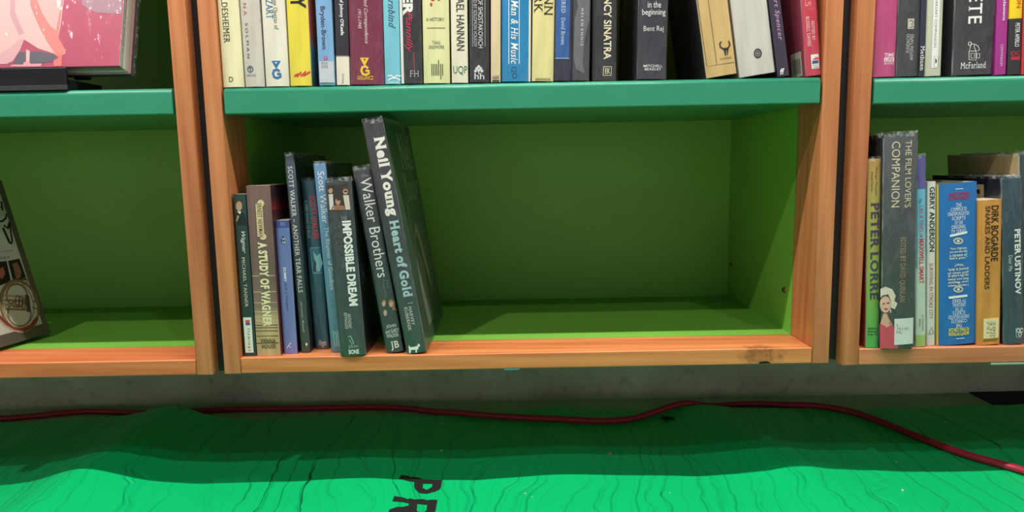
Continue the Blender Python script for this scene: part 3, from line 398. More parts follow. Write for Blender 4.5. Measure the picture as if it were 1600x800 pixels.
  {'name': 'hardback_book', 'label': 'leaning red book resting against the right upright, white publisher label at its foot', 'group': 'books on the upper shelf of the middle bookcase', 'kind': 'hard', 'o': [0.359, 0.004, 0.4177], 'w': 0.0183, 'h': 0.22, 'd': 0.15, 'lean': 0.1065, 'marks': [('t', 's', 'RS', 0.004, 0.011, 0.0846, 0.0985, 'down', 'E8A090', {}), ('t', 's', 'RUSSELL DAVIES', 0.0037, 0.0077, 0.0366, 0.0724, 'down', 'F2D8D8', {'serif': 1}), ('t', 's', 'EDITED BY', 0.0101, 0.0137, 0.0429, 0.0662, 'down', 'F2D8D8', {'serif': 1}), ('p', 's', [(0.0066, 0.0083), (0.0165, 0.0083), (0.0165, 0.0257), (0.0066, 0.0257)], 'E8E8E4'), ('p', 's', [(0.0088, 0.0189), (0.0094, 0.0212), (0.0109, 0.0202), (0.0119, 0.0233), (0.0133, 0.0207), (0.0147, 0.0233), (0.0158, 0.0208), (0.017, 0.0218), (0.017, 0.019)], 'D83040'), ('p', 's', [(0.0077, 0.0142), (0.0158, 0.0142), (0.0158, 0.0182), (0.0077, 0.0182)], '34507E'), ('t', 's', 'Harper', 0.0081, 0.0156, 0.0115, 0.0134, 'flat', '555555', {}), ('t', 's', 'Collins', 0.0081, 0.0156, 0.0091, 0.0111, 'flat', '555555', {}), ('p', 'l', [(0.012, 0.0023), (0.045, 0.0023), (0.045, 0.033), (0.012, 0.033)], 'D8D2BC'), ('p', 'l', [(0.017, 0.0063), (0.019, 0.0063), (0.019, 0.025), (0.017, 0.025)], '4A4A44'), ('p', 'l', [(0.021, 0.0063), (0.023, 0.0063), (0.023, 0.025), (0.021, 0.025)], '4A4A44'), ('p', 'l', [(0.025, 0.0063), (0.027, 0.0063), (0.027, 0.025), (0.025, 0.025)], '4A4A44'), ('p', 'l', [(0.029, 0.0063), (0.031, 0.0063), (0.031, 0.025), (0.029, 0.025)], '4A4A44'), ('p', 'l', [(0.033, 0.0063), (0.035, 0.0063), (0.035, 0.025), (0.033, 0.025)], '4A4A44'), ('p', 'l', [(0.037000000000000005, 0.0063), (0.039, 0.0063), (0.039, 0.025), (0.037000000000000005, 0.025)], '4A4A44')], 'sleeve': 1, 'left': 'B04A5C', 'spine': [(0, 'CC3A50')]},
  {'name': 'hardback_book', 'label': 'pink book beside the left post', 'group': 'books on the upper shelf of the right bookcase', 'kind': 'hard', 'o': [0.4431, 0.004, 0.4151], 'w': 0.0275, 'h': 0.225, 'd': 0.15, 'lean': 0.0157, 'marks': [('t', 's', 'TIME', 0.0126, 0.0253, 0.0242, 0.0289, 'flat', 'F0D0E0', {'bold': 0.03}), ('p', 's', [(0.0124, 0.0184), (0.0253, 0.0184), (0.0253, 0.0235), (0.0124, 0.0235)], 'F4E8EC'), ('t', 's', 'LIFE', 0.0137, 0.0242, 0.0189, 0.0227, 'flat', 'C2477F', {'bold': 0.03}), ('t', 's', 'BOOKS', 0.0126, 0.0253, 0.0149, 0.0176, 'flat', 'F0D0E0', {'bold': 0.01})], 'sleeve': 1, 'spine': [(0, 'C2477F')]},
  {'name': 'hardback_book', 'label': 'black-grey book with a small cream emblem square and lettering running up its spine', 'group': 'books on the upper shelf of the right bookcase', 'kind': 'hard', 'o': [0.4727, 0.004, 0.4151], 'w': 0.0267, 'h': 0.225, 'd': 0.15, 'lean': 0.0219, 'marks': [('p', 's', [(0.0112, 0.0577), (0.0192, 0.0577), (0.0192, 0.0701), (0.0112, 0.0701)], 'C8C4B0'), ('k', 's', [(0.0126, 0.0671), (0.0158, 0.0681), (0.0182, 0.066), (0.0159, 0.0631), (0.0183, 0.0599), (0.0136, 0.0594)], 0.0011, '3C3D42', False), ('t', 's', 'FUNDACIO', 0.0102, 0.0144, 0.0291, 0.0517, 'up', 'C8C8C8', {}), ('t', 's', 'ANTONI TAPIES', 0.015, 0.0192, 0.0195, 0.0514, 'up', 'C8C8C8', {})], 'sleeve': 1, 'spine': [(0, '3C3D42')]},
  {'name': 'hardback_book', 'label': 'slim navy book with a white name running down to its foot', 'group': 'books on the upper shelf of the right bookcase', 'kind': 'hard', 'o': [0.5006, 0.004, 0.4151], 'w': 0.0065, 'h': 0.225, 'd': 0.15, 'lean': 0.0241, 'marks': [('t', 's', 'Methuen', 0.0007, 0.0055, 0.0072, 0.0369, 'down', 'F0F0F0', {'serif': 1})], 'sleeve': 0, 'spine': [(0, '2C3040')]},
  {'name': 'hardback_book', 'label': 'grey-green book with a white stripe down its spine', 'group': 'books on the upper shelf of the right bookcase', 'kind': 'hard', 'o': [0.508, 0.004, 0.4151], 'w': 0.0202, 'h': 0.225, 'd': 0.15, 'lean': 0.025, 'marks': [('p', 's', [(0.0073, 0.0098), (0.0154, 0.0098), (0.0154, 0.1376), (0.0073, 0.1376)], 'E8E8E4'), ('t', 's', 'VERSARY COMPANION', 0.0093, 0.0125, 0.0349, 0.0935, 'down', '5A5A5A', {}), ('k', 's', [(0.0103, 0.024), (0.0163, 0.0237), (0.0158, 0.0108), (0.01, 0.0111)], 0.0006, '8A8A80', True), ('p', 's', [(0.0117, 0.0216), (0.0138, 0.0195), (0.0139, 0.0168), (0.0119, 0.0149)], '3A3A3A')], 'sleeve': 0, 'spine': [(0, 'C3C5B0')]},
  {'name': 'hardback_book', 'label': 'very wide black book with big white capitals and a white bottle drawing', 'group': 'books on the upper shelf of the right bookcase', 'kind': 'hard', 'o': [0.5437, 0.004, 0.4151], 'w': 0.0491, 'h': 0.225, 'd': 0.17, 'lean': 0.0256, 'marks': [('t', 's', 'ETE', 0.0157, 0.0324, 0.0624, 0.0977, 'down', 'F6F0F0', {'bold': 0.01, 'serif': 1}), ('t', 's', 'McFarland', 0.0088, 0.0403, 0.0079, 0.0157, 'flat', 'ECECEC', {'serif': 1}), ('k', 's', [(0.0181, 0.0293), (0.0185, 0.0187), (0.0273, 0.0179), (0.0269, 0.0289), (0.0243, 0.0337), (0.0241, 0.0376), (0.0201, 0.0381), (0.0195, 0.0339), (0.0181, 0.0293), (0.0269, 0.0289)], 0.0008, 'E0E0E0', False), ('k', 's', [(0.0241, 0.0376), (0.029, 0.035), (0.0312, 0.0303), (0.0285, 0.0288)], 0.0008, 'E0E0E0', False), ('k', 's', [(0.0278, 0.0257), (0.0318, 0.0256), (0.0313, 0.0201), (0.028, 0.0203)], 0.0008, 'E0E0E0', True), ('k', 's', [(0.0209, 0.0381), (0.0206, 0.0368), (0.0196, 0.0359), (0.0184, 0.036), (0.0173, 0.0369), (0.0169, 0.0383), (0.0172, 0.0396), (0.0182, 0.0404), (0.0194, 0.0404), (0.0204, 0.0395)], 0.0008, 'E0E0E0', True), ('k', 's', [(0.0206, 0.0264), (0.025, 0.0262), (0.0252, 0.0204), (0.0208, 0.0206)], 0.0007, 'E0E0E0', True)], 'sleeve': 1, 'left': '2C2C30', 'spine': [(0, '37373B')]},
  {'name': 'paperback_book', 'label': 'slim purple paperback with white lettering, right of the very wide black book', 'group': 'books on the upper shelf of the right bookcase', 'kind': 'paper', 'o': [0.5959, 0.004, 0.4151], 'w': 0.0137, 'h': 0.225, 'd': 0.15, 'lean': 0.0362, 'marks': [('t', 's', 'klawans', 0.0068, 0.0106, 0.0658, 0.0919, 'down', 'F0E0F0', {'bold': 0.01}), ('t', 's', 'CONTINUUM', 0.0057, 0.0087, 0.0106, 0.0372, 'down', 'E8C8E0', {})], 'sleeve': 0, 'spine': [(0, 'A8318C')]},
  {'name': 'hardback_book', 'label': 'slim black book with a yellow upper block on its spine', 'group': 'books on the upper shelf of the right bookcase', 'kind': 'hard', 'o': [0.612, 0.004, 0.4151], 'w': 0.0162, 'h': 0.225, 'd': 0.15, 'lean': 0.0424, 'marks': [('t', 's', 'ON', 0.0081, 0.0138, 0.0808, 0.0946, 'down', 'D8582A', {'bold': 0.02}), ('t', 's', 'PETER APERLO', 0.0073, 0.013, 0.0337, 0.0624, 'down', 'F0F0F0', {}), ('t', 's', 'DC', 0.0032, 0.0146, 0.0228, 0.0283, 'flat', 'B03040', {'bold': 0.03}), ('p', 's', [(0.0032, 0.0174), (0.0146, 0.0174), (0.0146, 0.0217), (0.0032, 0.0217)], 'B03040')], 'sleeve': 0, 'spine': [(-0.0014, '303034'), (0.0685, '303034'), (0.0687, 'F2CF1E')]},
  {'name': 'hardback_book', 'label': 'red book at the right edge of the photo, last on its shelf', 'group': 'books on the upper shelf of the right bookcase', 'kind': 'hard', 'o': [0.6298, 0.004, 0.4151], 'w': 0.0164, 'h': 0.225, 'd': 0.15, 'lean': 0.0464, 'marks': [], 'sleeve': 0, 'spine': [(0, 'CF3038')]},
  {'name': 'paperback_book', 'label': 'thin dark green paperback next to the left upright, white label at its foot', 'group': 'books on the lower shelf of the middle bookcase', 'kind': 'paper', 'o': [-0.3752, 0.008, 0.0681], 'w': 0.0159, 'h': 0.2149, 'd': 0.13, 'lean': 0.0003, 'marks': [('p', 's', [(0.0019, 0.0046), (0.0127, 0.0046), (0.0127, 0.0525), (0.0019, 0.0525)], 'E6E6DE'), ('p', 's', [(0.0048, 0.0455), (0.0105, 0.0455), (0.0105, 0.049), (0.0048, 0.049)], 'D8583C'), ('p', 's', [(0.0048, 0.0421), (0.0105, 0.0421), (0.0105, 0.0453), (0.0048, 0.0453)], '2E5C90'), ('t', 's', 'f l a m i n g o', 0.0057, 0.0098, 0.0064, 0.0377, 'down', '3A3A3A', {'serif': 1}), ('t', 's', 'MICHAEL TANNER', 0.0057, 0.0098, 0.0663, 0.1327, 'down', 'D8D0B8', {'serif': 1}), ('t', 's', 'Wagner', 0.0057, 0.0124, 0.1378, 0.1663, 'down', 'E8E8E0', {'shear': 0.4}), ('p', 's', [(0.011, 0.1995), (0.0106, 0.1972), (0.0095, 0.1952), (0.0081, 0.1939), (0.0065, 0.1934), (0.0049, 0.1939), (0.0037, 0.1953), (0.0029, 0.1973), (0.0028, 0.1997), (0.0032, 0.2021), (0.0043, 0.2041), (0.0057, 0.2054), (0.0073, 0.2058), (0.0089, 0.2053), (0.0101, 0.204), (0.0109, 0.2019)], 'B89A78'), ('p', 's', [(0.0029, 0.2038), (0.0041, 0.2075), (0.0079, 0.2083), (0.0115, 0.2062), (0.0116, 0.202), (0.0102, 0.2049), (0.0052, 0.205)], '4A3C2E'), ('p', 's', [(0.0016, 0.1898), (0.0052, 0.193), (0.0093, 0.193), (0.0147, 0.1862), (0.0155, 0.1745), (0.0031, 0.1748)], '162826'), ('p', 's', [(0.0043, 0.1922), (0.0074, 0.1888), (0.0093, 0.1921), (0.0085, 0.193), (0.0052, 0.1934)], 'D8D0C0'), ('p', 's', [(0.004, 0.1881), (0.0064, 0.1864), (0.003, 0.1798), (0.0018, 0.1798)], 'A89A80')], 'sleeve': 0, 'spine': [(0, '24403E')]},
  {'name': 'paperback_book', 'label': 'worn brown and tan paperback with stave lines across its spine', 'group': 'books on the lower shelf of the middle bookcase', 'kind': 'paper', 'o': [-0.3578, 0.007, 0.0681], 'w': 0.0312, 'h': 0.2257, 'd': 0.14, 'lean': -0.0009, 'marks': [('t', 's', 'A STUDY OF WAGNER', 0.0106, 0.0224, 0.0401, 0.1525, 'down', 'E8DDB0', {'bold': 0.05, 'serif': 1}), ('p', 's', [(0.0006, 0.1074), (0.0302, 0.1074), (0.0302, 0.1083), (0.0006, 0.1083)], 'C8B8A0'), ('p', 's', [(0.0006, 0.0861), (0.0302, 0.0861), (0.0302, 0.087), (0.0006, 0.087)], 'C8B8A0'), ('p', 's', [(0.0006, 0.0716), (0.0302, 0.0716), (0.0302, 0.0724), (0.0006, 0.0724)], 'C8B8A0'), ('p', 's', [(0.0006, 0.0595), (0.0302, 0.0595), (0.0302, 0.0604), (0.0006, 0.0604)], 'C8B8A0'), ('p', 's', [(0.0006, 0.0526), (0.0302, 0.0526), (0.0302, 0.0535), (0.0006, 0.0535)], 'C8B8A0'), ('p', 's', [(0.0006, 0.0466), (0.0302, 0.0466), (0.0302, 0.0475), (0.0006, 0.0475)], 'C8B8A0'), ('p', 's', [(0.0006, 0.0414), (0.0302, 0.0414), (0.0302, 0.0423), (0.0006, 0.0423)], '4A3A30'), ('p', 's', [(0.0006, 0.0379), (0.0302, 0.0379), (0.0302, 0.0388), (0.0006, 0.0388)], '4A3A30'), ('p', 's', [(0.0006, 0.0336), (0.0302, 0.0336), (0.0302, 0.0345), (0.0006, 0.0345)], '4A3A30'), ('p', 's', [(0.0006, 0.0267), (0.0302, 0.0267), (0.0302, 0.0275), (0.0006, 0.0275)], '4A3A30'), ('p', 's', [(0.0006, 0.0171), (0.0302, 0.0171), (0.0302, 0.018), (0.0006, 0.018)], '4A3A30'), ('p', 's', [(0.0112, 0.1593), (0.0199, 0.1593), (0.0199, 0.2025), (0.0112, 0.2025)], 'D6C49A'), ('p', 's', [(0.0224, 0.2024), (0.0219, 0.2005), (0.0208, 0.1989), (0.0193, 0.1978), (0.0176, 0.1975), (0.0159, 0.1979), (0.0145, 0.199), (0.0137, 0.2006), (0.0134, 0.2025), (0.0139, 0.2044), (0.015, 0.206), (0.0165, 0.2071), (0.0182, 0.2074), (0.0199, 0.207), (0.0213, 0.2059), (0.0222, 0.2043)], 'D6C49A'), ('p', 's', [(0.0227, 0.1591), (0.0222, 0.1575), (0.0212, 0.1562), (0.0197, 0.1553), (0.0179, 0.155), (0.0162, 0.1554), (0.0148, 0.1563), (0.0139, 0.1577), (0.0137, 0.1593), (0.0141, 0.1609), (0.0152, 0.1622), (0.0167, 0.1631), (0.0185, 0.1634), (0.0202, 0.163), (0.0216, 0.1621), (0.0224, 0.1607)], 'D6C49A'), ('t', 's', 'ERNEST NEWMAN', 0.0128, 0.0187, 0.1584, 0.2025, 'down', '3A2E28', {'serif': 1, 'bold': 0.01, 'on': 1}), ('t', 's', 'VIENNA', 0.0056, 0.0262, 0.0175, 0.0232, 'flat', '4A3828', {'serif': 1, 'bold': 0.02}), ('t', 's', 'HOUSE', 0.0069, 0.0256, 0.0105, 0.0158, 'flat', '4A3828', {'serif': 1, 'bold': 0.02})], 'sleeve': 0, 'right': [(0.0001, '7A2228'), (0.066, '5A2530'), (0.1926, '4A2028'), (0.1934, '8A2A30'), (0.2107, '3A2028')], 'wear': 1, 'spine': [(0.0001, 'C9AE7C'), (0.0488, 'C2A97C'), (0.066, '8A7562'), (0.1002, '76655C'), (0.2256, '7A5A58')]},
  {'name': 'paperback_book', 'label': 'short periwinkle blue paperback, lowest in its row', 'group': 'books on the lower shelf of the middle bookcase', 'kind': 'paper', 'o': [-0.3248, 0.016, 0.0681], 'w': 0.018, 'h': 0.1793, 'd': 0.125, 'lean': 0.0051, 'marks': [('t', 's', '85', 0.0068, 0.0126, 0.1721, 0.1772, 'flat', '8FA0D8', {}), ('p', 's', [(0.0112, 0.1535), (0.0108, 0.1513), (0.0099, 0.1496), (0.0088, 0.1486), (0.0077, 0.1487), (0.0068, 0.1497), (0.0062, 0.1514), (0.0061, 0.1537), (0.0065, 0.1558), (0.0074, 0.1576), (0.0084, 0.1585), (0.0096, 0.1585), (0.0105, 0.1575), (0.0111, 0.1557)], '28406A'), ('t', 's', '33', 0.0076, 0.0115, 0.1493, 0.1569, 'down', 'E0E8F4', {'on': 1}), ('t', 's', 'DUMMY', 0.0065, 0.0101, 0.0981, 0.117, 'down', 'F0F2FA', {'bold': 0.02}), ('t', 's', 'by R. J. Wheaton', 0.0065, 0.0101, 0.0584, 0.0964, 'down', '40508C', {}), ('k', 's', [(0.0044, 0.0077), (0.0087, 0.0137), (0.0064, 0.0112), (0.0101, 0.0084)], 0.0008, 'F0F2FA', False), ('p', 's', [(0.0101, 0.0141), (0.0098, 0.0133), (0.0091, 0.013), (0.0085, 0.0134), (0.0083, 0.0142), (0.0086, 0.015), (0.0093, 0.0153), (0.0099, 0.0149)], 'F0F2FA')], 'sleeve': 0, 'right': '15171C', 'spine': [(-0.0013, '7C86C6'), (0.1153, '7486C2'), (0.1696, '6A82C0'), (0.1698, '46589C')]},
  {'name': 'hardback_book', 'label': 'tall dark navy book with white small-capital title, left of the teal book', 'group': 'books on the lower shelf of the middle bookcase', 'kind': 'hard', 'o': [-0.3024, 0.019, 0.0681], 'w': 0.0111, 'h': 0.2651, 'd': 0.155, 'lean': 0.0254, 'marks': [('t', 's', 'SCOTT WALKER ~ ANOTHER TEAR FALLS', 0.0029, 0.0087, 0.0826, 0.2493, 'down', 'E8E8E8', {'serif': 1}), ('t', 's', 'Jeremy Reed', 0.0038, 0.0067, 0.0284, 0.0713, 'down', 'C0C4C4', {'shear': 0.35}), ('p', 's', [(0.0079, 0.0142), (0.0093, 0.0115), (0.0076, 0.0089), (0.0062, 0.0116)], 'E8E8E8')], 'sleeve': 1, 'right': '262C31', 'spine': [(-0.0007, '2A443F'), (0.0973, '2E4446'), (0.191, '3A4454'), (0.265, '434C60')]},
  {'name': 'hardback_book', 'label': 'teal book with red capitals near its top, set back between navy and light blue books', 'group': 'books on the lower shelf of the middle bookcase', 'kind': 'hard', 'o': [-0.2888, 0.038, 0.0681], 'w': 0.018, 'h': 0.2314, 'd': 0.15, 'lean': 0.0278, 'marks': [('t', 's', 'SCOTT WALKER', 0.0093, 0.0176, 0.1503, 0.2096, 'down', 'C8404C', {'bold': 0.03}), ('t', 's', 'A DEEP SHADE OF BLUE', 0.0025, 0.0057, 0.1533, 0.2041, 'down', 'B8C4C8', {}), ('p', 's', [(0.0057, 0.1049), (0.018, 0.1049), (0.018, 0.1399), (0.0057, 0.1399)], '2F7C90'), ('p', 's', [(0.0078, 0.1357), (0.0124, 0.1286), (0.017, 0.1318), (0.0193, 0.1178), (0.015, 0.1074), (0.0107, 0.1076), (0.0092, 0.1217)], '8FC8D0'), ('p', 's', [(0.0086, 0.1244), (0.0108, 0.1199), (0.0098, 0.1077), (0.0059, 0.1079)], '143C4C'), ('k', 's', [(0.0047, 0.1398), (0.0168, 0.1397)], 0.0007, 'A8D0D8', False), ('k', 's', [(0.0047, 0.1398), (0.0053, 0.1053)], 0.0007, 'A8D0D8', False), ('k', 's', [(0.0053, 0.1053), (0.0174, 0.1051)], 0.0007, 'A8D0D8', False), ('t', 's', 'Virgin', 0.0057, 0.0154, 0.0016, 0.0125, 'flat', 'E0E4E8', {'shear': 0.4})], 'sleeve': 1, 'right': '1F3A48', 'spine': [(-0.001, '23546A'), (0.1024, '26687A'), (0.2311, '1F5060')]},
  {'name': 'hardback_book', 'label': 'light blue book with thin white title, between the teal and dark green books', 'group': 'books on the lower shelf of the middle bookcase', 'kind': 'hard', 'o': [-0.2618, 0.018, 0.0681], 'w': 0.0152, 'h': 0.2526, 'd': 0.155, 'lean': 0.0407, 'marks': [('t', 's', 'Scott Walker', 0.0043, 0.0128, 0.1742, 0.2419, 'down', 'EEF2F6', {}), ('t', 's', 'The Rhymes of Goodbye', 0.0052, 0.0119, 0.0853, 0.1691, 'down', 'E4EEF2', {}), ('t', 's', 'LEWIS WILLIAMS', 0.0061, 0.0095, 0.0383, 0.081, 'down', '6FB0C0', {}), ('t', 's', 'plexus', 0.0064, 0.011, 0.0091, 0.0277, 'down', 'C0E0E4', {}), ('k', 's', [(0.0052, 0.0305), (0.0112, 0.0302), (0.0114, 0.0081), (0.0053, 0.008)], 0.0007, 'B8D8DC', True), ('t', 'r', 'Sc', 0.012, 0.05, 0.2105, 0.235, 'flat', '7A90A8', {})], 'sleeve': 1, 'right': '2A3A48', 'spine': [(-0.0005, '4E8296'), (0.0966, '5492AA'), (0.1818, '6498C0'), (0.2519, '7098C8')]},
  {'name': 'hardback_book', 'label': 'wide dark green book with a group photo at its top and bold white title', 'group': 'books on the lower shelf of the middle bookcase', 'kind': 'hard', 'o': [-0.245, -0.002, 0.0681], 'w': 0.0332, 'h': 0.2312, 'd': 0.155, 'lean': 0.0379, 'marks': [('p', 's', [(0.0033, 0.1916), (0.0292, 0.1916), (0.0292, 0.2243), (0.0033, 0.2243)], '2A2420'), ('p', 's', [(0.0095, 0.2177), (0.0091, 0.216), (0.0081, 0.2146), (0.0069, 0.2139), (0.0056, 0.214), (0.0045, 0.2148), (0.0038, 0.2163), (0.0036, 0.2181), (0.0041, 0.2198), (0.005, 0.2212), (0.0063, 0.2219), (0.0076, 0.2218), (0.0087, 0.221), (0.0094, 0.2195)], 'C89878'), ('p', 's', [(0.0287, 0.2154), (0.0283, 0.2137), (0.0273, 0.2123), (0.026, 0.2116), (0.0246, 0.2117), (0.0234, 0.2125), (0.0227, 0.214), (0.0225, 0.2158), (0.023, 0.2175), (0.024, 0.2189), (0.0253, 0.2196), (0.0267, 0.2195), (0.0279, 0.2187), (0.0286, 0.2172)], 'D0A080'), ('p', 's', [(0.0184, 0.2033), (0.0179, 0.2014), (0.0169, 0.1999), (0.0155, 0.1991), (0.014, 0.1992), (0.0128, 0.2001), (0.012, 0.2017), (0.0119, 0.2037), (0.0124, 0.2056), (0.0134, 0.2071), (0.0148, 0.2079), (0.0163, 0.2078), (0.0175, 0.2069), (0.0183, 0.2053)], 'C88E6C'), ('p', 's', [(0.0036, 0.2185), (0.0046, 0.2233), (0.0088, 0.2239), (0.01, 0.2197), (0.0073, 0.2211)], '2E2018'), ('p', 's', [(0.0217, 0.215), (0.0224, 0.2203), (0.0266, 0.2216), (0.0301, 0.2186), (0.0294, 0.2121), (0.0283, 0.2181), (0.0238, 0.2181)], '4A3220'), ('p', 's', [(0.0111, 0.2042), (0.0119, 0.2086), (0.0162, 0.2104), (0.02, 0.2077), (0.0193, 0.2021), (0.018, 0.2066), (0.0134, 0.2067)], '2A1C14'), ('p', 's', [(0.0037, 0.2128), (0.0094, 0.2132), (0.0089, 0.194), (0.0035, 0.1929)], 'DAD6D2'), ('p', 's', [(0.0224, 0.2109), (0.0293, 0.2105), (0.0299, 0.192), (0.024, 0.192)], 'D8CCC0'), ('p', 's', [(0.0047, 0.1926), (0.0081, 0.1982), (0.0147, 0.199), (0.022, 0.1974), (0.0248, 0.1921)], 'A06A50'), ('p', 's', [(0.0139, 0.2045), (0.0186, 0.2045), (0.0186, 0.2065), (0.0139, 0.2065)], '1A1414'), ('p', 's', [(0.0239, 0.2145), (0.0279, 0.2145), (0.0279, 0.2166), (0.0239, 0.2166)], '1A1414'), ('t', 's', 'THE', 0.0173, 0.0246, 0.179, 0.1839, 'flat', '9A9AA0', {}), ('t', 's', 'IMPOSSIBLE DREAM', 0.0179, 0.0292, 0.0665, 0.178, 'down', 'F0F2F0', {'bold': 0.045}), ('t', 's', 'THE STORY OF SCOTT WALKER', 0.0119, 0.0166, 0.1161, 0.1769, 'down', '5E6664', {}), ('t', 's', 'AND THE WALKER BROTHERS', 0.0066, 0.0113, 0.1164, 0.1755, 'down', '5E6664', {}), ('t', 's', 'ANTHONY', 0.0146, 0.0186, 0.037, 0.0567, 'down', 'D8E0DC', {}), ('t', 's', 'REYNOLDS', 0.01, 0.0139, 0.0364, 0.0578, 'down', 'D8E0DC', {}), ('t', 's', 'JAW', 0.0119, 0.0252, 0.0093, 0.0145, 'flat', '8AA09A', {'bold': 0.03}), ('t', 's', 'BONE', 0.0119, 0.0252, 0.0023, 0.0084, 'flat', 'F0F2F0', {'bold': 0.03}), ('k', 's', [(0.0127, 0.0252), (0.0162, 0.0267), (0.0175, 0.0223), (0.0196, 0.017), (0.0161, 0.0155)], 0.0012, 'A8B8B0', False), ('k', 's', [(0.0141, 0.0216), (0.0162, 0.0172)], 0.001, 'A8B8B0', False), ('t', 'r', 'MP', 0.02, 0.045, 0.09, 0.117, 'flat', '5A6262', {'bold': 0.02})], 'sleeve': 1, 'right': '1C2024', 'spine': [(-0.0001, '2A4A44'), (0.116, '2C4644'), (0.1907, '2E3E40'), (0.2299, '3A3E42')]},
  {'name': 'hardback_book', 'label': 'leaning dark green book with thin white title and a small photo of faces', 'group': 'books on the lower shelf of the middle bookcase', 'kind': 'hard', 'o': [-0.186, 0.008, 0.0681], 'w': 0.0227, 'h': 0.2471, 'd': 0.155, 'lean': 0.1343, 'marks': [('t', 's', 'the', 0.0091, 0.0186, 0.2339, 0.2389, 'flat', '8A8A90', {}), ('t', 's', 'Walker Brothers', 0.0068, 0.0209, 0.1022, 0.2331, 'down', 'E8E8E8', {}), ('t', 's', 'No', 0.0164, 0.0204, 0.0868, 0.0972, 'down', '6A7A78', {}), ('t', 's', 'Regrets', 0.0109, 0.015, 0.0747, 0.0989, 'down', '6A7A78', {}), ('p', 's', [(0.011, 0.0672), (0.0103, 0.0651), (0.0091, 0.0637), (0.0077, 0.0633), (0.0066, 0.0641), (0.0059, 0.0658), (0.006, 0.0679), (0.0067, 0.07), (0.0079, 0.0714), (0.0092, 0.0718), (0.0104, 0.071), (0.011, 0.0693)], 'C8A890'), ('p', 's', [(0.0206, 0.0648), (0.0198, 0.0628), (0.0186, 0.0614), (0.0172, 0.061), (0.0159, 0.0618), (0.0152, 0.0635), (0.0152, 0.0656), (0.016, 0.0677), (0.0172, 0.0691), (0.0187, 0.0695), (0.0199, 0.0687), (0.0206, 0.067)], 'D0A88C'), ('p', 's', [(0.0106, 0.0542), (0.0099, 0.0521), (0.0088, 0.0507), (0.0075, 0.0503), (0.0065, 0.051), (0.0059, 0.0527), (0.0059, 0.0549), (0.0066, 0.0569), (0.0078, 0.0584), (0.009, 0.0588), (0.0101, 0.058), (0.0107, 0.0563)], 'C0A488'), ('p', 's', [(0.0144, 0.0649), (0.0158, 0.0703), (0.0198, 0.071), (0.0227, 0.068), (0.0214, 0.0586), (0.0243, 0.0555), (0.0177, 0.057), (0.0206, 0.0657), (0.0175, 0.0679)], 'A87848'), ('p', 's', [(0.0061, 0.0688), (0.0081, 0.0728), (0.0115, 0.0727), (0.0125, 0.0687), (0.0102, 0.0703)], '8A7048'), ('t', 's', 'JOHN', 0.0064, 0.0191, 0.0328, 0.0381, 'flat', 'E8ECE8', {}), ('t', 's', 'and GARY', 0.0041, 0.0218, 0.0266, 0.0319, 'flat', 'E8ECE8', {}), ('t', 's', 'WALKER', 0.0045, 0.0204, 0.0206, 0.0258, 'flat', 'E8ECE8', {}), ('t', 's', 'JB', 0.0077, 0.0186, 0.0028, 0.0152, 'flat', 'F4F4F0', {'serif': 1, 'bold': 0.01}), ('t', 's', 'JOHN BLAKE', 0.0045, 0.0209, -0.0024, 0.0002, 'flat', 'E8ECE8', {})], 'sleeve': 1, 'right': '20282A', 'spine': [(-0.0013, '24443E'), (0.1051, '2C4644'), (0.1733, '363E42'), (0.2451, '44454C')]},
